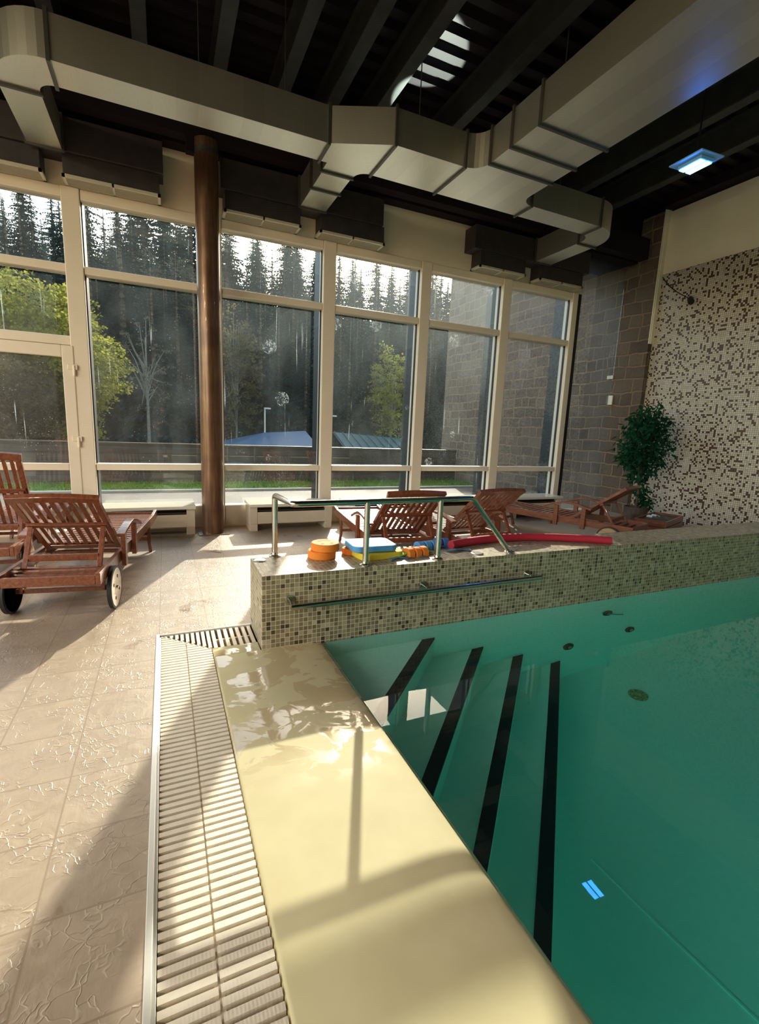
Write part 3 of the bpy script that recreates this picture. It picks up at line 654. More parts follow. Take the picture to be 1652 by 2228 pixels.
# ------------------------------------------------------------------ loungers
def make_lounger(name_label, ang):
    """origin: head end, floor; +y runs to the foot end"""
    t = thing('sun_lounger', name_label, 'lounger')
    W2 = .32; L = 2.3
    W = M['wood']
    for s in (-1, 1):
        b = MB(); x = s*(W2-.016)
        b.sweep([(x, 0, .315), (x, .8, .325), (x, 1.6, .335), (x, 2.1, .345), (x, L, .375)], .016, .045); b.build('side_rail', W, t, bevel=.004)
    b = MB(); b.box(-W2+.033, W2-.033, .0, .025, .275, .345)
    for k in range(4): b.box(-W2+.033, W2-.033, .055+k*.090, .055+k*.090+.045, .300, .318)
    b.build('head_slats', W, t, bevel=.003)
    b = MB(); y = .84
    while y < 2.24:
        b.box(-W2+.033, W2-.033, y, y+.058, .338+(y-.84)*.012, .358+(y-.84)*.012); y += .082
    b.box(-W2+.033, W2-.033, 2.262, 2.29, .33, .395)
    b.build('seat_slats', W, t, bevel=.003)
    # backrest
    br = bpy.data.objects.new('backrest', None)
    Mb = Matrix.Translation((0, .80, .362)) @ Matrix.Rotation(-R(ang), 4, 'X')      # local -y goes up the back
    BL = .76; BW = .285
    b = MB(Mb)
    for s in (-1, 1): b.box(s*(BW-.022)-.022, s*(BW-.022)+.022, -BL, 0, -.018, .018)
    b.box(-BW+.045, BW-.045, -.055, -.005, -.014, .014)
    f_ = b.build('backrest_frame', W, t, bevel=.004)
    b = MB(Mb); n = 12
    b.sweep([(-BW-.008+i*(2*BW+.016)/n, -BL-.01-.022*math.sin(math.pi*i/n), 0) for i in range(n+1)], .034, .019, up=(0, 0, 1)); b.build('top_rail', W, t, bevel=.004)
    b = MB(Mb); ns = 8; sp = (2*BW-.09)/ns
    for i in range(ns): xx = -BW+.045+sp*(i+.5); b.box(xx-.0150, xx+.0150, -BL+.0, -.05, -.007, .011)
    b.build('back_slats', W, t, bevel=.002)
    b = MB(Mb); b.box(-BW+.01, BW-.01, -.46, -.415, -.042, -.018); b.build('back_batten', W, t, bevel=.003)
    # prop frame
    top = Mb @ Vector((0, -.44, -.045)); by = max(.10, min(.45, top.y-.16))
    for s in (-1, 1):
        b = MB(); b.bar((s*.245, top.y, top.z), (s*.245, by, .33), .035, .022, up=(0, 1, 0)); b.build('prop', W, t, bevel=.003)
    b = MB(); m = (top*.25+Vector((0, by, .33))*.75); b.box(-.235, .235, m.y-.012, m.y+.012, m.z-.025, m.z+.025); b.build('prop_bar', W, t, bevel=.003)
    # wheels
    for s in (-1, 1):
        Mw = Matrix.Translation((s*(W2+.004), .27, .165)) @ Matrix.Rotation(R(90)*s, 4, 'Y')
        b = MB(Mw); b.lathe([(.152, .004), (.152, .032)], seg=40); w_ = b.build('wheel', M['wood_pale'], t, bevel=.003)
        b = MB(Mw); b.lathe([(.153, 0), (.165, .004), (.165, .030), (.153, .034), (.148, .034), (.148, 0)], seg=40); smooth_by_angle(b.build('tyre', M['tyre'], w_), 50)
        for k in range(4):
            b = MB(Mw); a = R(45+90*k+20); b.lathe([(.014, .030), (.014, .0335)], (.085*math.cos(a), .085*math.sin(a), 0), 16); b.build('finger_hole', M['hole'], w_)
        b = MB(Mw); b.lathe([(.014, .032), (.012, .042), (.006, .045)], seg=12); b.build('axle_cap', M['steel'], w_)
    b = MB(); b.box(-W2+.01, W2-.01, .255, .285, .145, .180); b.build('axle_bar', W, t, bevel=.004)
    for s in (-1, 1):
        b = MB(); b.box(s*(W2-.05)-.013, s*(W2-.05)+.013, .24, .31, .15, .30); b.build('wheel_bracket', W, t, bevel=.003)
    # foot legs
    for s in (-1, 1):
        b = MB(); b.sweep([(s*(W2-.05), 2.06, .33), (s*(W2-.045), 2.03, .22), (s*(W2-.04), 1.99, .10), (s*(W2-.02), 1.97, 0)], .020, .016, up=(1, 0, 0)); b.build('leg', W, t, bevel=.004)
    b = MB(); b.box(-W2+.05, W2-.05, 1.985, 2.01, .12, .16); b.build('leg_bar', W, t, bevel=.003)
    # arm rests
    for s in (-1, 1):
        x = s*(W2+.022)
        for py, pz in ((.62, .535), (1.0, .52)):
            b = MB(); b.box(x-.018, x+.018, py-.03, py+.03, .24, pz); b.build('arm_post', W, t, bevel=.004)
        b = MB(); b.sweep([(x, .52+.66*k/10, .515+.055*math.sin(math.pi*(k/10)*.95)-.10*max(0, k/10-.6)) for k in range(11)], .033, .013); b.build('arm_rest', W, t, bevel=.006)
    b = MB(); b.box(-W2-.02, W2+.02, 1.06, 1.10, .235, .262); b.build('under_bar', W, t, bevel=.003)
    return t
M['hole'] = simple('hole_shade', (.10,.02,.015), .8)  # dark discs imitate the shade inside the wheel holes
def place(t, hx, hy, deg): t.location = (hx, hy, 0); t.rotation_euler = (0, 0, R(deg))
lg = 'teak sun loungers in a row by the windows'
A = make_lounger('reddish teak lounger in the foreground left of the grating, with two big wooden wheels', 40)
place(A, -.77, 3.80, -8.5); A['group'] = lg
B = make_lounger('teak lounger partly out of view, steep backrest, behind and left of the foreground lounger', 66)
place(B, -1.50, 4.75, -3); B['group'] = lg
def dup(src, label, hx, hy, deg):
    c = copy_tree(src); c['label'] = label; place(c, hx, hy, deg); return c
C_ = dup(A, 'teak lounger behind the long stretch of the guard rail, left of two with raised backs', 2.12, 3.66, -6)
D_ = make_lounger('teak lounger with high backrest behind the sloping end of the guard rail', 41); place(D_, 3.12, 3.62, 3); D_['group'] = lg
E_ = make_lounger('shaded teak lounger beside the stone wall and the potted ficus', 36); place(E_, 5.62, 4.10, 21.3); E_['group'] = lg

# ------------------------------------------------------------------ swim aids on the wall
def disc(z, x, y, rz, label):
    t = thing('foam_disc', label, 'foam float', (x, y, z), rz)
    b = MB(); b.lathe([(.098, 0), (.104, .006), (.104, .052), (.098, .058)], seg=40); smooth_by_angle(b.build('disc', M['orange'], t), 40)
    hm = simple('shaded_orange', (.45,.10,.01), .8) if 'rec' not in M else M['rec']; M['rec'] = hm  # darker orange stands in for shade in the face holes
    for dx in (-.035, .035):
        b = MB(); b.lathe([(.012, .058), (.012, .0588)], (dx, -.045, 0), 14); b.build('eye', hm, t)
    b = MB(); b.sweep([(.048*math.cos(R(a)), .02+.032*math.sin(R(a)), .0584) for a in range(20, 161, 14)], .005, .0005); b.build('mouth', hm, t)
disc(LW, 1.035, 3.27, .3, 'orange round foam float, lower of the two stacked on the mosaic wall')
disc(LW+.059, 1.055, 3.255, .0, 'orange round foam float with a face, upper of the two stacked on the wall')
def board(name, label, x, y, z, rz, wx, wy, th, mat, holes=True, rx=0):
    t = thing(name, label, 'kickboard', (x, y, z), rz)
    pl = []
    for cx, cy, a0 in ((wx/2-.05, wy/2-.05, 0), (-wx/2+.05, wy/2-.05, 90), (-wx/2+.05, -wy/2+.05, 180), (wx/2-.05, -wy/2+.05, 270)): pl += arc(cx, cy, .05, .05, a0, a0+90, 5)
    pl = [(px, py+.02*math.cos(px/wx*math.pi)*(1 if py < 0 else -1)*-.6) for px, py in pl]
    b = MB(); b.prism(pl, 0, th); b.build('board', mat, t, bevel=.008)
    if holes:
        for dx in (-wx/2+.06, wx/2-.06):
            b = MB(); b.box(dx-.026, dx+.026, -.012+.02, .012+.02, th, th+.0008); b.build('grip_slot', M['dbfoam'], t)
    return t
board('kickboard', 'yellow foam kickboard lying under the blue one on the mosaic wall', 1.45, 3.20, LW, R(6), .36, .24, .05, M['yfoam'], False)
board('kickboard', 'orange foam block peeking out under the left edge of the blue kickboard', 1.27, 3.31, LW+.0, R(-20), .12, .11, .049, M['orange'], False)
board('kickboard', 'blue foam kickboard with two grip slots on top of the yellow one', 1.41, 3.235, LW+.056, R(-3), .35, .27, .045, M['bfoam'])
def belt(label, x, y, rz, n, mat, belt_mat, sc=1):
    t = thing('swim_belt', label, 'swim belt', (x, y, LW), rz)
    b = MB(); b.sweep([(-.17*sc, 0, .012), (-.1*sc, 0, .03), (.1*sc, .0, .03), (.17*sc, 0, .012)], .022*sc, .005); b.build('webbing', belt_mat, t, bevel=.002)
    for k in range(n):
        xx = (k-(n-1)/2)*.066*sc
        pf = [(-.055+.0, .0), (.055, .0), (.055, .03)] + [(.055*math.cos(R(a)), .03+.038*math.sin(R(a))) for a in range(15, 180, 15)] + [(-.055, .03)]
        b = MB(Matrix.Translation((xx, 0, 0)) @ Matrix.Rotation(R(90), 4, 'Z') @ Matrix.Rotation(R(90), 4, 'X')); b.prism([(px*sc, pz*sc) for px, pz in pf], -.026*sc, .026*sc); b.build('float_block', mat, t, bevel=.004)
belt('swim belt with orange foam blocks on green webbing', 1.745, 3.12, R(8), 3, M['orange'], M['gbelt'])
belt('swim belt with blue foam blocks behind the orange one', 1.93, 3.275, R(4), 3, M['bfoam'], M['strap'])
belt('swim belt with dark blue foam blocks at the end of the red noodle', 2.105, 3.33, R(-12), 2, M['dbfoam'], M['strap'])
t = thing('strap', 'crumpled blue strap between the kickboards and the belts', 'strap', (1.5, 3.06, LW))
b = MB(); b.sweep([(.0, .0, .004), (.07, .02, .012), (.14, .0, .006), (.22, .03, .014), (.30, .01, .005)], .02, .0025); b.build('webbing', M['strap'], t)
b = MB(); b.sweep([(.55, .10, .004), (.62, .08, .02), (.70, .10, .010), (.77, .07, .006)], .02, .0025); b.build('webbing', M['strap'], t)
nd = thing('pool_noodle', 'long curved red foam pool noodle lying on the mosaic wall', 'pool noodle', (2.9, 3.2, LW))
b = MB(Matrix.Translation((-2.9, -3.2, -LW)))
cp_ = [(2.13, 3.22), (2.30, 3.275), (2.5, 3.31), (2.75, 3.33), (3.0, 3.30), (3.25, 3.22), (3.5, 3.10), (3.70, 2.975)]
b.tube([(x, y, LW+.036) for x, y in cp_], .035, 20); smooth_by_angle(b.build('foam_tube', M['red'], nd), 60)

# ------------------------------------------------------------------ ficus and planter
PXY = (7.50, 5.62)
pt = thing('potted_ficus', 'green ficus tree in a wooden planter in front of the stone and mosaic walls', 'potted plant', (*PXY, 0))
b = MB(); b.lathe([(.17, .0), (.20, .30), (.18, .30), (.17, .25)], seg=20); b.build('pot', M['bark'], pt)
b = MB(); b.tube([(0, 0, .25), (.02, .01, .6), (-.01, 0, 1.0), (.03, .01, 1.6)], [.025, .022, .018, .01], 8); b.tube([(.02, 0, .5), (.12, .05, 1.0), (.2, .1, 1.5)], [.014, .010, .006], 6); b.tube([(0, 0, .6), (-.15, -.05, 1.1), (-.25, -.05, 1.6)], [.014, .010, .006], 6); b.build('trunk', M['bark'], pt)
rs = random.Random(3); b = MB()
clusters = [(0, 0, 1.85, .28), (-.32, -.1, 1.68, .25), (.34, .05, 1.70, .26), (.05, 0, 1.55, .36), (-.25, .05, 1.35, .30), (.28, 0, 1.40, .32), (-.35, -.05, 1.18, .20), (.05, .05, 1.15, .34), (.30, .05, 1.10, .22), (-.05, 0, .85, .2), (.08, 0, .55, .13), (.18, -.05, .38, .10)]
for cx, cy_, cz, rr in clusters:
    for k in range(int(150*rr/.25)):
        d = Vector((rs.gauss(0, 1), rs.gauss(0, 1), rs.gauss(0, 1))).normalized()*rr*rs.random()**.4
        p = Vector((cx, cy_, cz))+Vector((d.x, d.y, d.z))
        q = Euler((rs.uniform(-1.2, .2), rs.uniform(-.6, .6), rs.uniform(0, 6.3))).to_matrix(); Lf = rs.uniform(.08, .14); wf = Lf*.25
        pts = [p, p+q @ Vector((wf, Lf*.45, 0)), p+q @ Vector((0, Lf, -.012)), p+q @ Vector((-wf, Lf*.45, 0)), p+q @ Vector((0, Lf*.45, -.010))]
        b.add(pts, [(0, 1, 4), (1, 2, 4), (2, 3, 4), (3, 0, 4)])
b.build('leaves', M['ficus'], pt)
pb = thing('planter_box', 'low reddish wooden planter box on the floor before the ficus', 'planter', (7.05, 4.85, 0), R(21))
b = MB()
for z in (.0, .095, .19):
    b.box(-.5, .5, -.22, -.195, z+.004, z+.09); b.box(-.5, .5, .195, .22, z+.004, z+.09); b.box(-.5, -.475, -.194, .194, z+.004, z+.09); b.box(.475, .5, -.194, .194, z+.004, z+.09)
b.build('boards', M['wood'], pb, bevel=.003)
b = MB(); b.box(-.47, .47, -.19, .19, .01, .25); b.build('soil', M['bark'], pb)
t = thing('towel', 'small crumpled white towel on the edge of the wooden planter', 'towel', (6.9, 4.85, .285))
b = MB(); b.sweep([(-.1, 0, .0), (-.05, .02, .02), (0, 0, .012), (.06, .03, .025), (.12, 0, .004)], .04, .005); b.build('cloth', M['white'], t)
# small fittings on the right wall
t = thing('wall_spotlight', 'small black spotlight high on the brown and white mosaic wall', 'wall lamp', (8.268, 5.645, 3.81))
b = MB(); b.M = Matrix.Rotation(R(-90), 4, 'Y'); b.lathe([(.05, 0), (.05, .015)], seg=20); b.build('base', M['white'], t)
b = MB(); b.tube([(-.01, 0, 0), (-.06, 0, -.005)], .012, 8); b.tube([(-.05, .03, .03), (-.12, -.04, -.04)], .048, 16); b.build('lamp_head', M['dark_metal'], t)
t = thing('wall_cable', 'thin dark cable running down the mosaic wall to the small spotlight', 'cable', (8.262, 6.28, 4.35))
b = MB(); b.tube([(0, 0, 0), (0, -.12, -.16), (0, -.32, -.33), (0, -.60, -.51)], .007, 6); b.build('cable', M['dark_metal'], t)
t = thing('wall_socket', 'small pale fitting on the stone wall above the ficus', 'wall fitting', (8.165, 6.98, 2.12))
b = MB(); b.box(-.03, 0, -.05, .05, 0, .18); b.build('box', M['plaster'], t, bevel=.005)
t = thing('wall_socket', 'small yellowish fitting on the stone wall, upper of the two', 'wall fitting', (8.165, 7.05, 2.62))
b = MB(); b.box(-.03, 0, -.07, .07, 0, .07); b.build('box', M['plaster'], t, bevel=.005)

# ------------------------------------------------------------------ outside
b = MB(); b.box(-14, 8.17, 7.12, 10.7, -.15, -.02); struct(b.build('floor_terrace', M['paving']))
b = MB(); b.box(-14, 8.17, 10.7, 10.85, -.15, .02); struct(b.build('trim_11', M['kerb']))
def lawn(name, x0, x1, y0, y1, z, label, n):
    b = MB(); b.box(x0, x1, y0, y1, z-.15, z)
    rs = random.Random(5)
    for k in range(n):
        x = rs.uniform(x0, x1); y = rs.uniform(y0, y1); h = rs.uniform(.03, .09); a = rs.uniform(0, 6.3); dx, dy = math.cos(a)*.012, math.sin(a)*.012
        b.add([(x-dx, y-dy, z), (x+dx, y+dy, z), (x+rs.uniform(-.04, .04), y+rs.uniform(-.04, .04), z+h)], [(0, 1, 2)])
    tag(b.build(name, M['grass']), label, 'grass', kind='stuff')
lawn('lawn_grass', -14, 8.1, 10.85, 12.4, .0, 'bright green grass strip beyond the terrace kerb', 6000)
lawn('lawn_grass', .2, 6.8, 7.45, 8.3, .03, 'bright green grass strip close outside the windows', 5000)
b = MB(); b.box(-14, 8.16, 12.4, 12.55, -.1, .90)
pp = thing('garden_fence', 'dark boarded fence closing the terrace outside the windows', 'fence', (0, 12.4, 0))
b = MB(Matrix.Translation((0, -12.4, 0))); b.box(-14, 8.16, 12.4, 12.52, -.1, .88); b.build('boards', M['boards'], pp)
b = MB(Matrix.Translation((0, -12.4, 0))); b.box(-14, 8.16, 12.37, 12.55, .88, .91); b.build('cap', M['slot'], pp)
# ground beyond
def gz(x, y): return -3.2+max(0, y-33)*.30+max(0, -x-2)*.06+ (max(0, y-70)*.05)
vs_, fs_ = [], []; nx, ny = 40, 40
for j in range(ny+1):
    for i in range(nx+1):
        x = -70+i*5; y = 12.6+j*3.2; vs_.append((x, y, gz(x, y)))
for j in range(ny):
    for i in range(nx): a = j*(nx+1)+i; fs_.append((a, a+1, a+nx+2, a+nx+1))
b = MB(); b.add(vs_, fs_); struct(b.build('floor_hillside', M['hill']))
# little roofs and lamp posts
t = thing('blue_shelter', 'small shelter with a sagging blue roof beyond the fence', 'shelter', (5.5, 28, gz(5, 28)))
z_ = -gz(5, 28)
b = MB(); b.add([(-2.6, -1.5, z_+.15), (2.6, -1.5, z_+.25), (2.6, 1.5, z_+1.15), (-2.6, 1.5, z_+.35), (0, -1.5, z_+.12), (0, 1.5, z_+.95)], [(0, 4, 5, 3), (4, 1, 2, 5)])
o = b.build('roof', M['bluetarp'], t); md = o.modifiers.new('s', 'SOLIDIFY'); md.thickness = .08
b = MB()
for px, py in ((-2.5, -1.4), (2.5, -1.4), (2.5, 1.4), (-2.5, 1.4)): b.box(px-.06, px+.06, py-.06, py+.06, 0, z_+.1)
b.build('posts', M['bark'], t)
t = thing('green_roofed_shed', 'shed with a ribbed green metal roof beyond the fence', 'shed', (12.5, 28, gz(12, 28)))
b = MB(); b.box(-2.4, 2.4, -1.4, 1.4, 0, z_+.05); b.build('walls', M['boards'], t)
b = MB(); b.add([(-2.7, -1.7, z_+.0), (2.7, -1.7, z_-.25), (2.7, 1.2, z_+.85), (-2.7, 1.2, z_+1.15)], [(0, 1, 2, 3)])
for k in range(10): x = -2.6+k*.57; b.bar((x, -1.7, z_+.03-.045*(x+2.7)), (x, 1.2, z_+1.18-.055*(x+2.7)), .05, .06)
o = b.build('roof', M['greenroof'], t); md = o.modifiers.new('s', 'SOLIDIFY'); md.thickness = .06
for x, y, h, lb in ((5.66, 30, 2.40, 'slim grey lamp post standing beyond the blue roof'), (9.95, 30, 2.15, 'slim grey lamp post left of the green metal roof')):
    t = thing('lamp_post', lb, 'lamp post', (x, y, gz(x, y)))
    g_ = -gz(x, y)
    b = MB(); b.tube([(0, 0, 0), (0, 0, g_+h)], .05, 8); b.build('pole', M['kerb'], t)
    b = MB(); b.box(-.05, .35, -.1, .1, g_+h-.03, g_+h+.06); b.build('lamp_head', M['kerb'], t, bevel=.02)

# trees -------------------------------------------------------------
def spruce_mesh(seed, Ht, Rb, dens=1.0):
    rs = random.Random(seed); b = MB()
    z = Ht*.10
    while z < Ht*.985:
        fz = (z/Ht); rad = Rb*(1-fz)**.85*(.75+.4*rs.random())
        nb = max(5, int((11-4*fz)*dens)); a0 = rs.random()*6.28
        for k in range(nb):
            if rs.random() < .08: continue
            a = a0+6.283*k/nb+rs.uniform(-.25, .25); L = rad*rs.uniform(.7, 1.12); dr = rs.uniform(.18, .42)
            dx, dy = math.cos(a), math.sin(a); px, py = -dy, dx
            ns = 5; prev = None
            zz0 = z+rs.uniform(-.1, .1)
            for i in range(ns):
                t0 = i/ns; t1 = (i+1)/ns
                def P(t): return Vector((dx*L*t, dy*L*t, zz0+L*(.10*t-dr*t*t)))
                p0, p1 = P(t0), P(t1); wd = L*.30*(1-t0)*.9+.06
                for sgn in (-1, 1):
                    q = (p0+p1)/2+Vector((px, py, 0))*sgn*wd*rs.uniform(.7, 1.3)+Vector((dx, dy, 0))*L*.10; q.z -= L*rs.uniform(.05, .16)
                    b.add([p0, p1, q], [(0, 1, 2)])
                q = (p0+p1)/2; q.z -= L*rs.uniform(.08, .2)
                b.add([p0, p1, q], [(0, 1, 2)])
        z += Ht*.0185*rs.uniform(.8, 1.25)/dens**.3
    return b
def spruce(seed, Ht, Rb, mat):
    t = bpy.data.objects.new('spruce_tree', None); col.objects.link(t)
    b = spruce_mesh(seed, Ht, Rb); b.build('foliage', mat, t)
    k = MB(); k.tube([(0, 0, -1), (0, 0, Ht*.5), (0, 0, Ht*.99)], [Ht*.013, Ht*.008, .01], 6); k.build('trunk', M['bark'], t)
    return t
protos = [spruce(11, 15, 2.6, M['spruce']), spruce(12, 17, 2.9, M['spruce']), spruce(13, 14, 2.3, M['spruce_hazed'])]
used = [False]*3
rs = random.Random(21)
rows = [(34, 2.7, 'front'), (38, 2.9, 'front'), (43, 3.2, 'mid'), (48, 3.4, 'mid'), (54, 3.8, 'mid'), (60, 4.0, 'back'), (67, 4.2, 'back'), (74, 4.2, 'back'), (82, 3.6, 'back')]
for y, spx, wh in rows:
    x = -.24*y-2
    while x < y*.78:
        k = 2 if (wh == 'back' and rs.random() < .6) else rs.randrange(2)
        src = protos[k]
        if used[k]: o = copy_tree(src)
        else: o = src; used[k] = True
        xx = x+rs.uniform(-1, 1); yy = y+rs.uniform(-1.5, 1.5)
        s = rs.uniform(.8, 1.08)
        top = gz(xx, yy)+15*s
        lim = 1.45+yy*(.420+rs.uniform(-.05, .02))
        if xx/yy < .07: lim += yy*.05
        if y == 82: lim -= yy*.03
        if xx/yy > .26: lim = 1.45+yy*(.398+rs.uniform(-.06, .02))
        if xx/yy > -.03 and top > lim: s = max(.45, (lim-gz(xx, yy))/15.5)
        if wh == 'back' and xx/yy > -.03: s = (lim-gz(xx, yy))/15.5
        if xx/yy <= -.03: s *= 1.25
        if y < 45 : s *= rs.uniform(.75, 1)
        o.location = (xx, yy, gz(xx, yy)-.2); o.rotation_euler = (0, 0, rs.uniform(0, 6.28)); wx = rs.uniform(1.0, 1.3)*(1.2 if wh == 'back' else 1.0); o.scale = (s*wx, s*wx, s)
        lb = {'front': 'dark spruce in the lowest rows of the forest behind the fence', 'mid': 'dark spruce half way up the forested slope', 'back': 'hazy spruce high on the forested slope near the skyline'}[wh]
        tag(o, lb, 'tree', {'front': 'spruces at the foot of the slope', 'mid': 'spruces half way up the slope', 'back': 'spruces along the skyline'}[wh])
        x += spx*rs.uniform(.8, 1.25)
def leafy(name, label, loc, cr, n, mat, size, seed, barkm, tw=True, group=None, lean=0, trunk_r=.16):
    """crown of leaf cards grouped in sprays: cr = (rx, ry, rz, centre height)"""
    t = thing(name, label, 'tree', loc, 0, group); rs = random.Random(seed); rx, ry, rz, ch = cr
    b = MB(); sprays = n//26
    tips = []
    for s in range(sprays):
        d = Vector((rs.gauss(0, 1), rs.gauss(0, 1), rs.gauss(0, 1))).normalized()
        rr = rs.random()**.33
        lump = 1+.16*math.sin(d.x*5+seed)*math.cos(d.z*6)
        c = Vector((d.x*rx*rr*lump, d.y*ry*rr*lump, ch+d.z*rz*rr*lump)); tips.append(c)
        out = Vector((d.x, d.y, d.z*.2-.12)).normalized(); L = rs.uniform(.5, 1.0)*size*7
        for k in range(26):
            u = rs.random(); p = c+out*L*u+Vector((rs.gauss(0, 1), rs.gauss(0, 1), rs.gauss(0, .6)))*size*1.3*(1.1-u*.6)
            q = Euler((rs.uniform(-1, 1), rs.uniform(-1, 1), rs.uniform(0, 6.3))).to_matrix(); sz = size*rs.uniform(.7, 1.3)
            b.add([p, p+q @ Vector((sz*.5, sz*.5, 0)), p+q @ Vector((0, sz, -.1*sz)), p+q @ Vector((-sz*.5, sz*.5, 0))], [(0, 1, 2, 3)])
    b.build('foliage', mat, t)
    k = MB(); k.tube([(0, 0, -.5), (lean*.3, 0, ch*.5), (lean, 0, ch+rz*.6)], [trunk_r, trunk_r*.7, trunk_r*.2], 8)
    for c in rs.sample(tips, min(len(tips), 30)): k.tube([(lean*.3, 0, max(.5, ch-rz*.9)+rs.random()*rz*.8), tuple(c*.6+Vector((0, 0, (ch-rz*.3)*.4))), tuple(c)], [trunk_r*.35, trunk_r*.2, .01], 5)
    k.build('trunk', barkm, t)
    return t
leafy('broadleaf_tree', 'large round tree with yellow green leaves outside the left windows', (-4.3, 22.5, gz(-3, 22)), (2.5, 2.5, 3.2, 3.2+3.3), 44000, M['yellow'], .11, 4, M['bark'])
leafy('broadleaf_tree', 'darker olive bush-like tree at the foot of the yellow green tree, behind the door', (-5.2, 20.0, gz(-3, 20)), (2.0, 1.6, 1.7, 3.2+1.7), 16000, M['brownleaf'], .11, 9, M['bark'])
leafy('birch_tree', 'pale birch with sparse beige leaves just right of the round column', (4.0, 31.0, gz(5, 31)), (1.1, 1.0, 3.6, 3.2+4.3), 6500, M['brownleaf'], .13, 15, M['birchbark'], lean=.3, trunk_r=.09)
leafy('birch_tree', 'narrow yellow green birch against the dark spruces behind the middle window', (15.0, 31.5, gz(15, 31)), (1.3, 1.1, 3.2, 3.2+4.0), 6500, M['yellow'], .13, 17, M['birchbark'], trunk_r=.09)
for i, (x, y, z, lb) in enumerate(((-5.5, 52, 11, 'pale leafless tree high on the slope, leftmost of the pale group'), (-1.8, 54, 11, 'pale leafless tree high on the slope, middle of the pale group'), (1.6, 56, 10.5, 'pale leafless tree high on the slope nearest the column'), (-.8, 30, 3.5, 'bare twiggy tree beside the top of the yellow green tree'))):
    leafy('bare_tree', lb, (x, y, gz(x, y)), (1.7 if i < 3 else 1.2, 1.5, 3.4 if i < 3 else 2.4, z if i < 3 else 7.6), 5200 if i < 3 else 1500, M['pale'], .16 if i < 3 else .07, 30+i, M['birchbark'], trunk_r=.12)

# added spot without fixture; imitates reflected light patches between the ceiling beams
sp = bpy.data.lights.new('ceiling_patch_spot', 'SPOT'); sp.energy = 850; sp.color = (.88, 1, .84); sp.spot_size = R(19); sp.spot_blend = .2; sp.shadow_soft_size = .01
sp_o = bpy.data.objects.new('ceiling_patch_spot', sp); col.objects.link(sp_o); sp_o.location = (3.79, 6.84, 3.25)
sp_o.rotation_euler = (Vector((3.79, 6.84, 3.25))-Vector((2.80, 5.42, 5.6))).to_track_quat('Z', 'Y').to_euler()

# the photographer, seen only as a faint reflection in the window
def skin(name, verts, edges, radii, mat, parent=None, root=0, sub=2):
    me = bpy.data.meshes.new(name); me.from_pydata(verts, edges, []); o = bpy.data.objects.new(name, me); col.objects.link(o)
    if parent: o.parent = parent
    o.modifiers.new('skin', 'SKIN')
    if not me.skin_vertices: 
        bpy.context.view_layer.objects.active = o
    for i, r in enumerate(radii):
        v = me.skin_vertices[0].data[i]; v.radius = r if isinstance(r, tuple) else (r, r); v.use_root = (i == root)
    m = o.modifiers.new('sub', 'SUBSURF'); m.levels = sub; m.render_levels = sub
    me.materials.append(mat); 
    for p in me.polygons: p.use_smooth = True
    return o

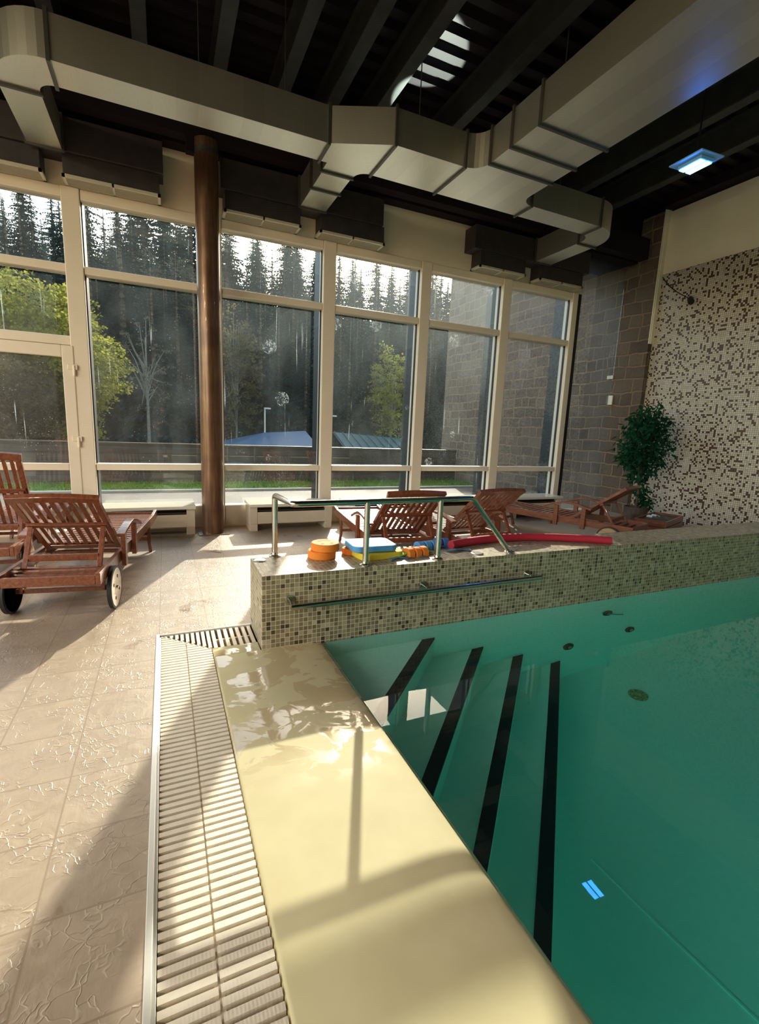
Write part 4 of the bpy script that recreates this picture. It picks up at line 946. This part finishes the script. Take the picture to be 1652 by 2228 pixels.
ph = thing('person', 'person in dark T-shirt and shorts holding up a phone, seen reflected in the window', 'person', (-.02, -.40, 0))
V = [(0,0,.98),(0,-.01,1.15),(0,-.01,1.36),(0,0,1.56),(0,.01,1.62),(0,.02,1.72),(0,.03,1.83),
     (.11,0,.90),(.12,.02,.52),(.125,0,.10),(.135,.11,.035),(-.11,0,.90),(-.12,.02,.52),(-.125,0,.10),(-.135,.11,.035),
     (.20,0,1.53),(.25,.02,1.27),(.10,.20,1.36),(.065,.26,1.40),(-.20,0,1.53),(-.25,.02,1.27),(-.10,.20,1.36),(-.065,.26,1.40)]
Ed = [(0,1),(1,2),(2,3),(3,4),(4,5),(5,6),(0,7),(7,8),(8,9),(9,10),(0,11),(11,12),(12,13),(13,14),(3,15),(15,16),(16,17),(17,18),(3,19),(19,20),(20,21),(21,22)]
Ra = [(.15,.11),(.13,.10),(.17,.11),(.10,.07),(.052,.052),(.075,.095),(.065,.085),(.09,.09),(.055,.06),(.038,.04),(.04,.03),(.09,.09),(.055,.06),(.038,.04),(.04,.03),(.055,.055),(.042,.042),(.03,.03),(.03,.018),(.055,.055),(.042,.042),(.03,.03),(.03,.018)]
try:
    bo = skin('body', V, Ed, Ra, M['skin'], ph)
    skin('t_shirt', [V[0],V[1],V[2],V[3],(.20,0,1.535),(.235,.01,1.36),(-.20,0,1.535),(-.235,.01,1.36)], [(0,1),(1,2),(2,3),(3,4),(4,5),(3,6),(6,7)], [(.165,.125),(.148,.118),(.186,.126),(.11,.08),.066,.058,.066,.058], M['shirt'], ph)
    skin('shorts', [V[0],(.11,0,.90),(.12,.015,.62),(-.11,0,.90),(-.12,.015,.62)], [(0,1),(1,2),(0,3),(3,4)], [(.168,.13),.108,.095,.108,.095], M['shorts'], ph)
    b = MB(); b.lathe([(.02,.10),(.075,.09),(.098,.04),(.10,-.01),(.085,-.05)], (0,.0,1.81), 20); b.build('hair', M['bark'], ph)
    for sgn in (-1, 1):
        for k in range(4):
            b = MB(); z = 1.425-k*.017; b.tube([(sgn*.065,.265,z),(sgn*.045,.300,z+.004),(sgn*.015,.300,z)], [.0085,.008,.007], 8); b.build('finger', M['skin'], bo)
        b = MB(); b.tube([(sgn*.07,.265,1.375),(sgn*.05,.275,1.36),(sgn*.02,.270,1.372)], [.010,.009,.008], 8); b.build('thumb', M['skin'], bo)
        b = MB(); b.lathe([(.004,0),(.014,.012),(.012,.024),(.003,.030)], (sgn*.080,.02,1.745), 10); b.build('ear', M['skin'], bo)
    b = MB(); b.tube([(0,.11,1.78),(0,.135,1.745),(0,.115,1.735)], [.008,.013,.008], 8); b.build('nose', M['skin'], bo)
except Exception as e: print('person failed', e)
pho = thing('phone', 'black smartphone held up by the reflected person', 'phone', (-.02, -.10, 1.40))
b = MB(); b.box(-.04, .04, -.012, -.003, -.055, .03); b.build('case', M['dark_metal'], pho, bevel=.003)
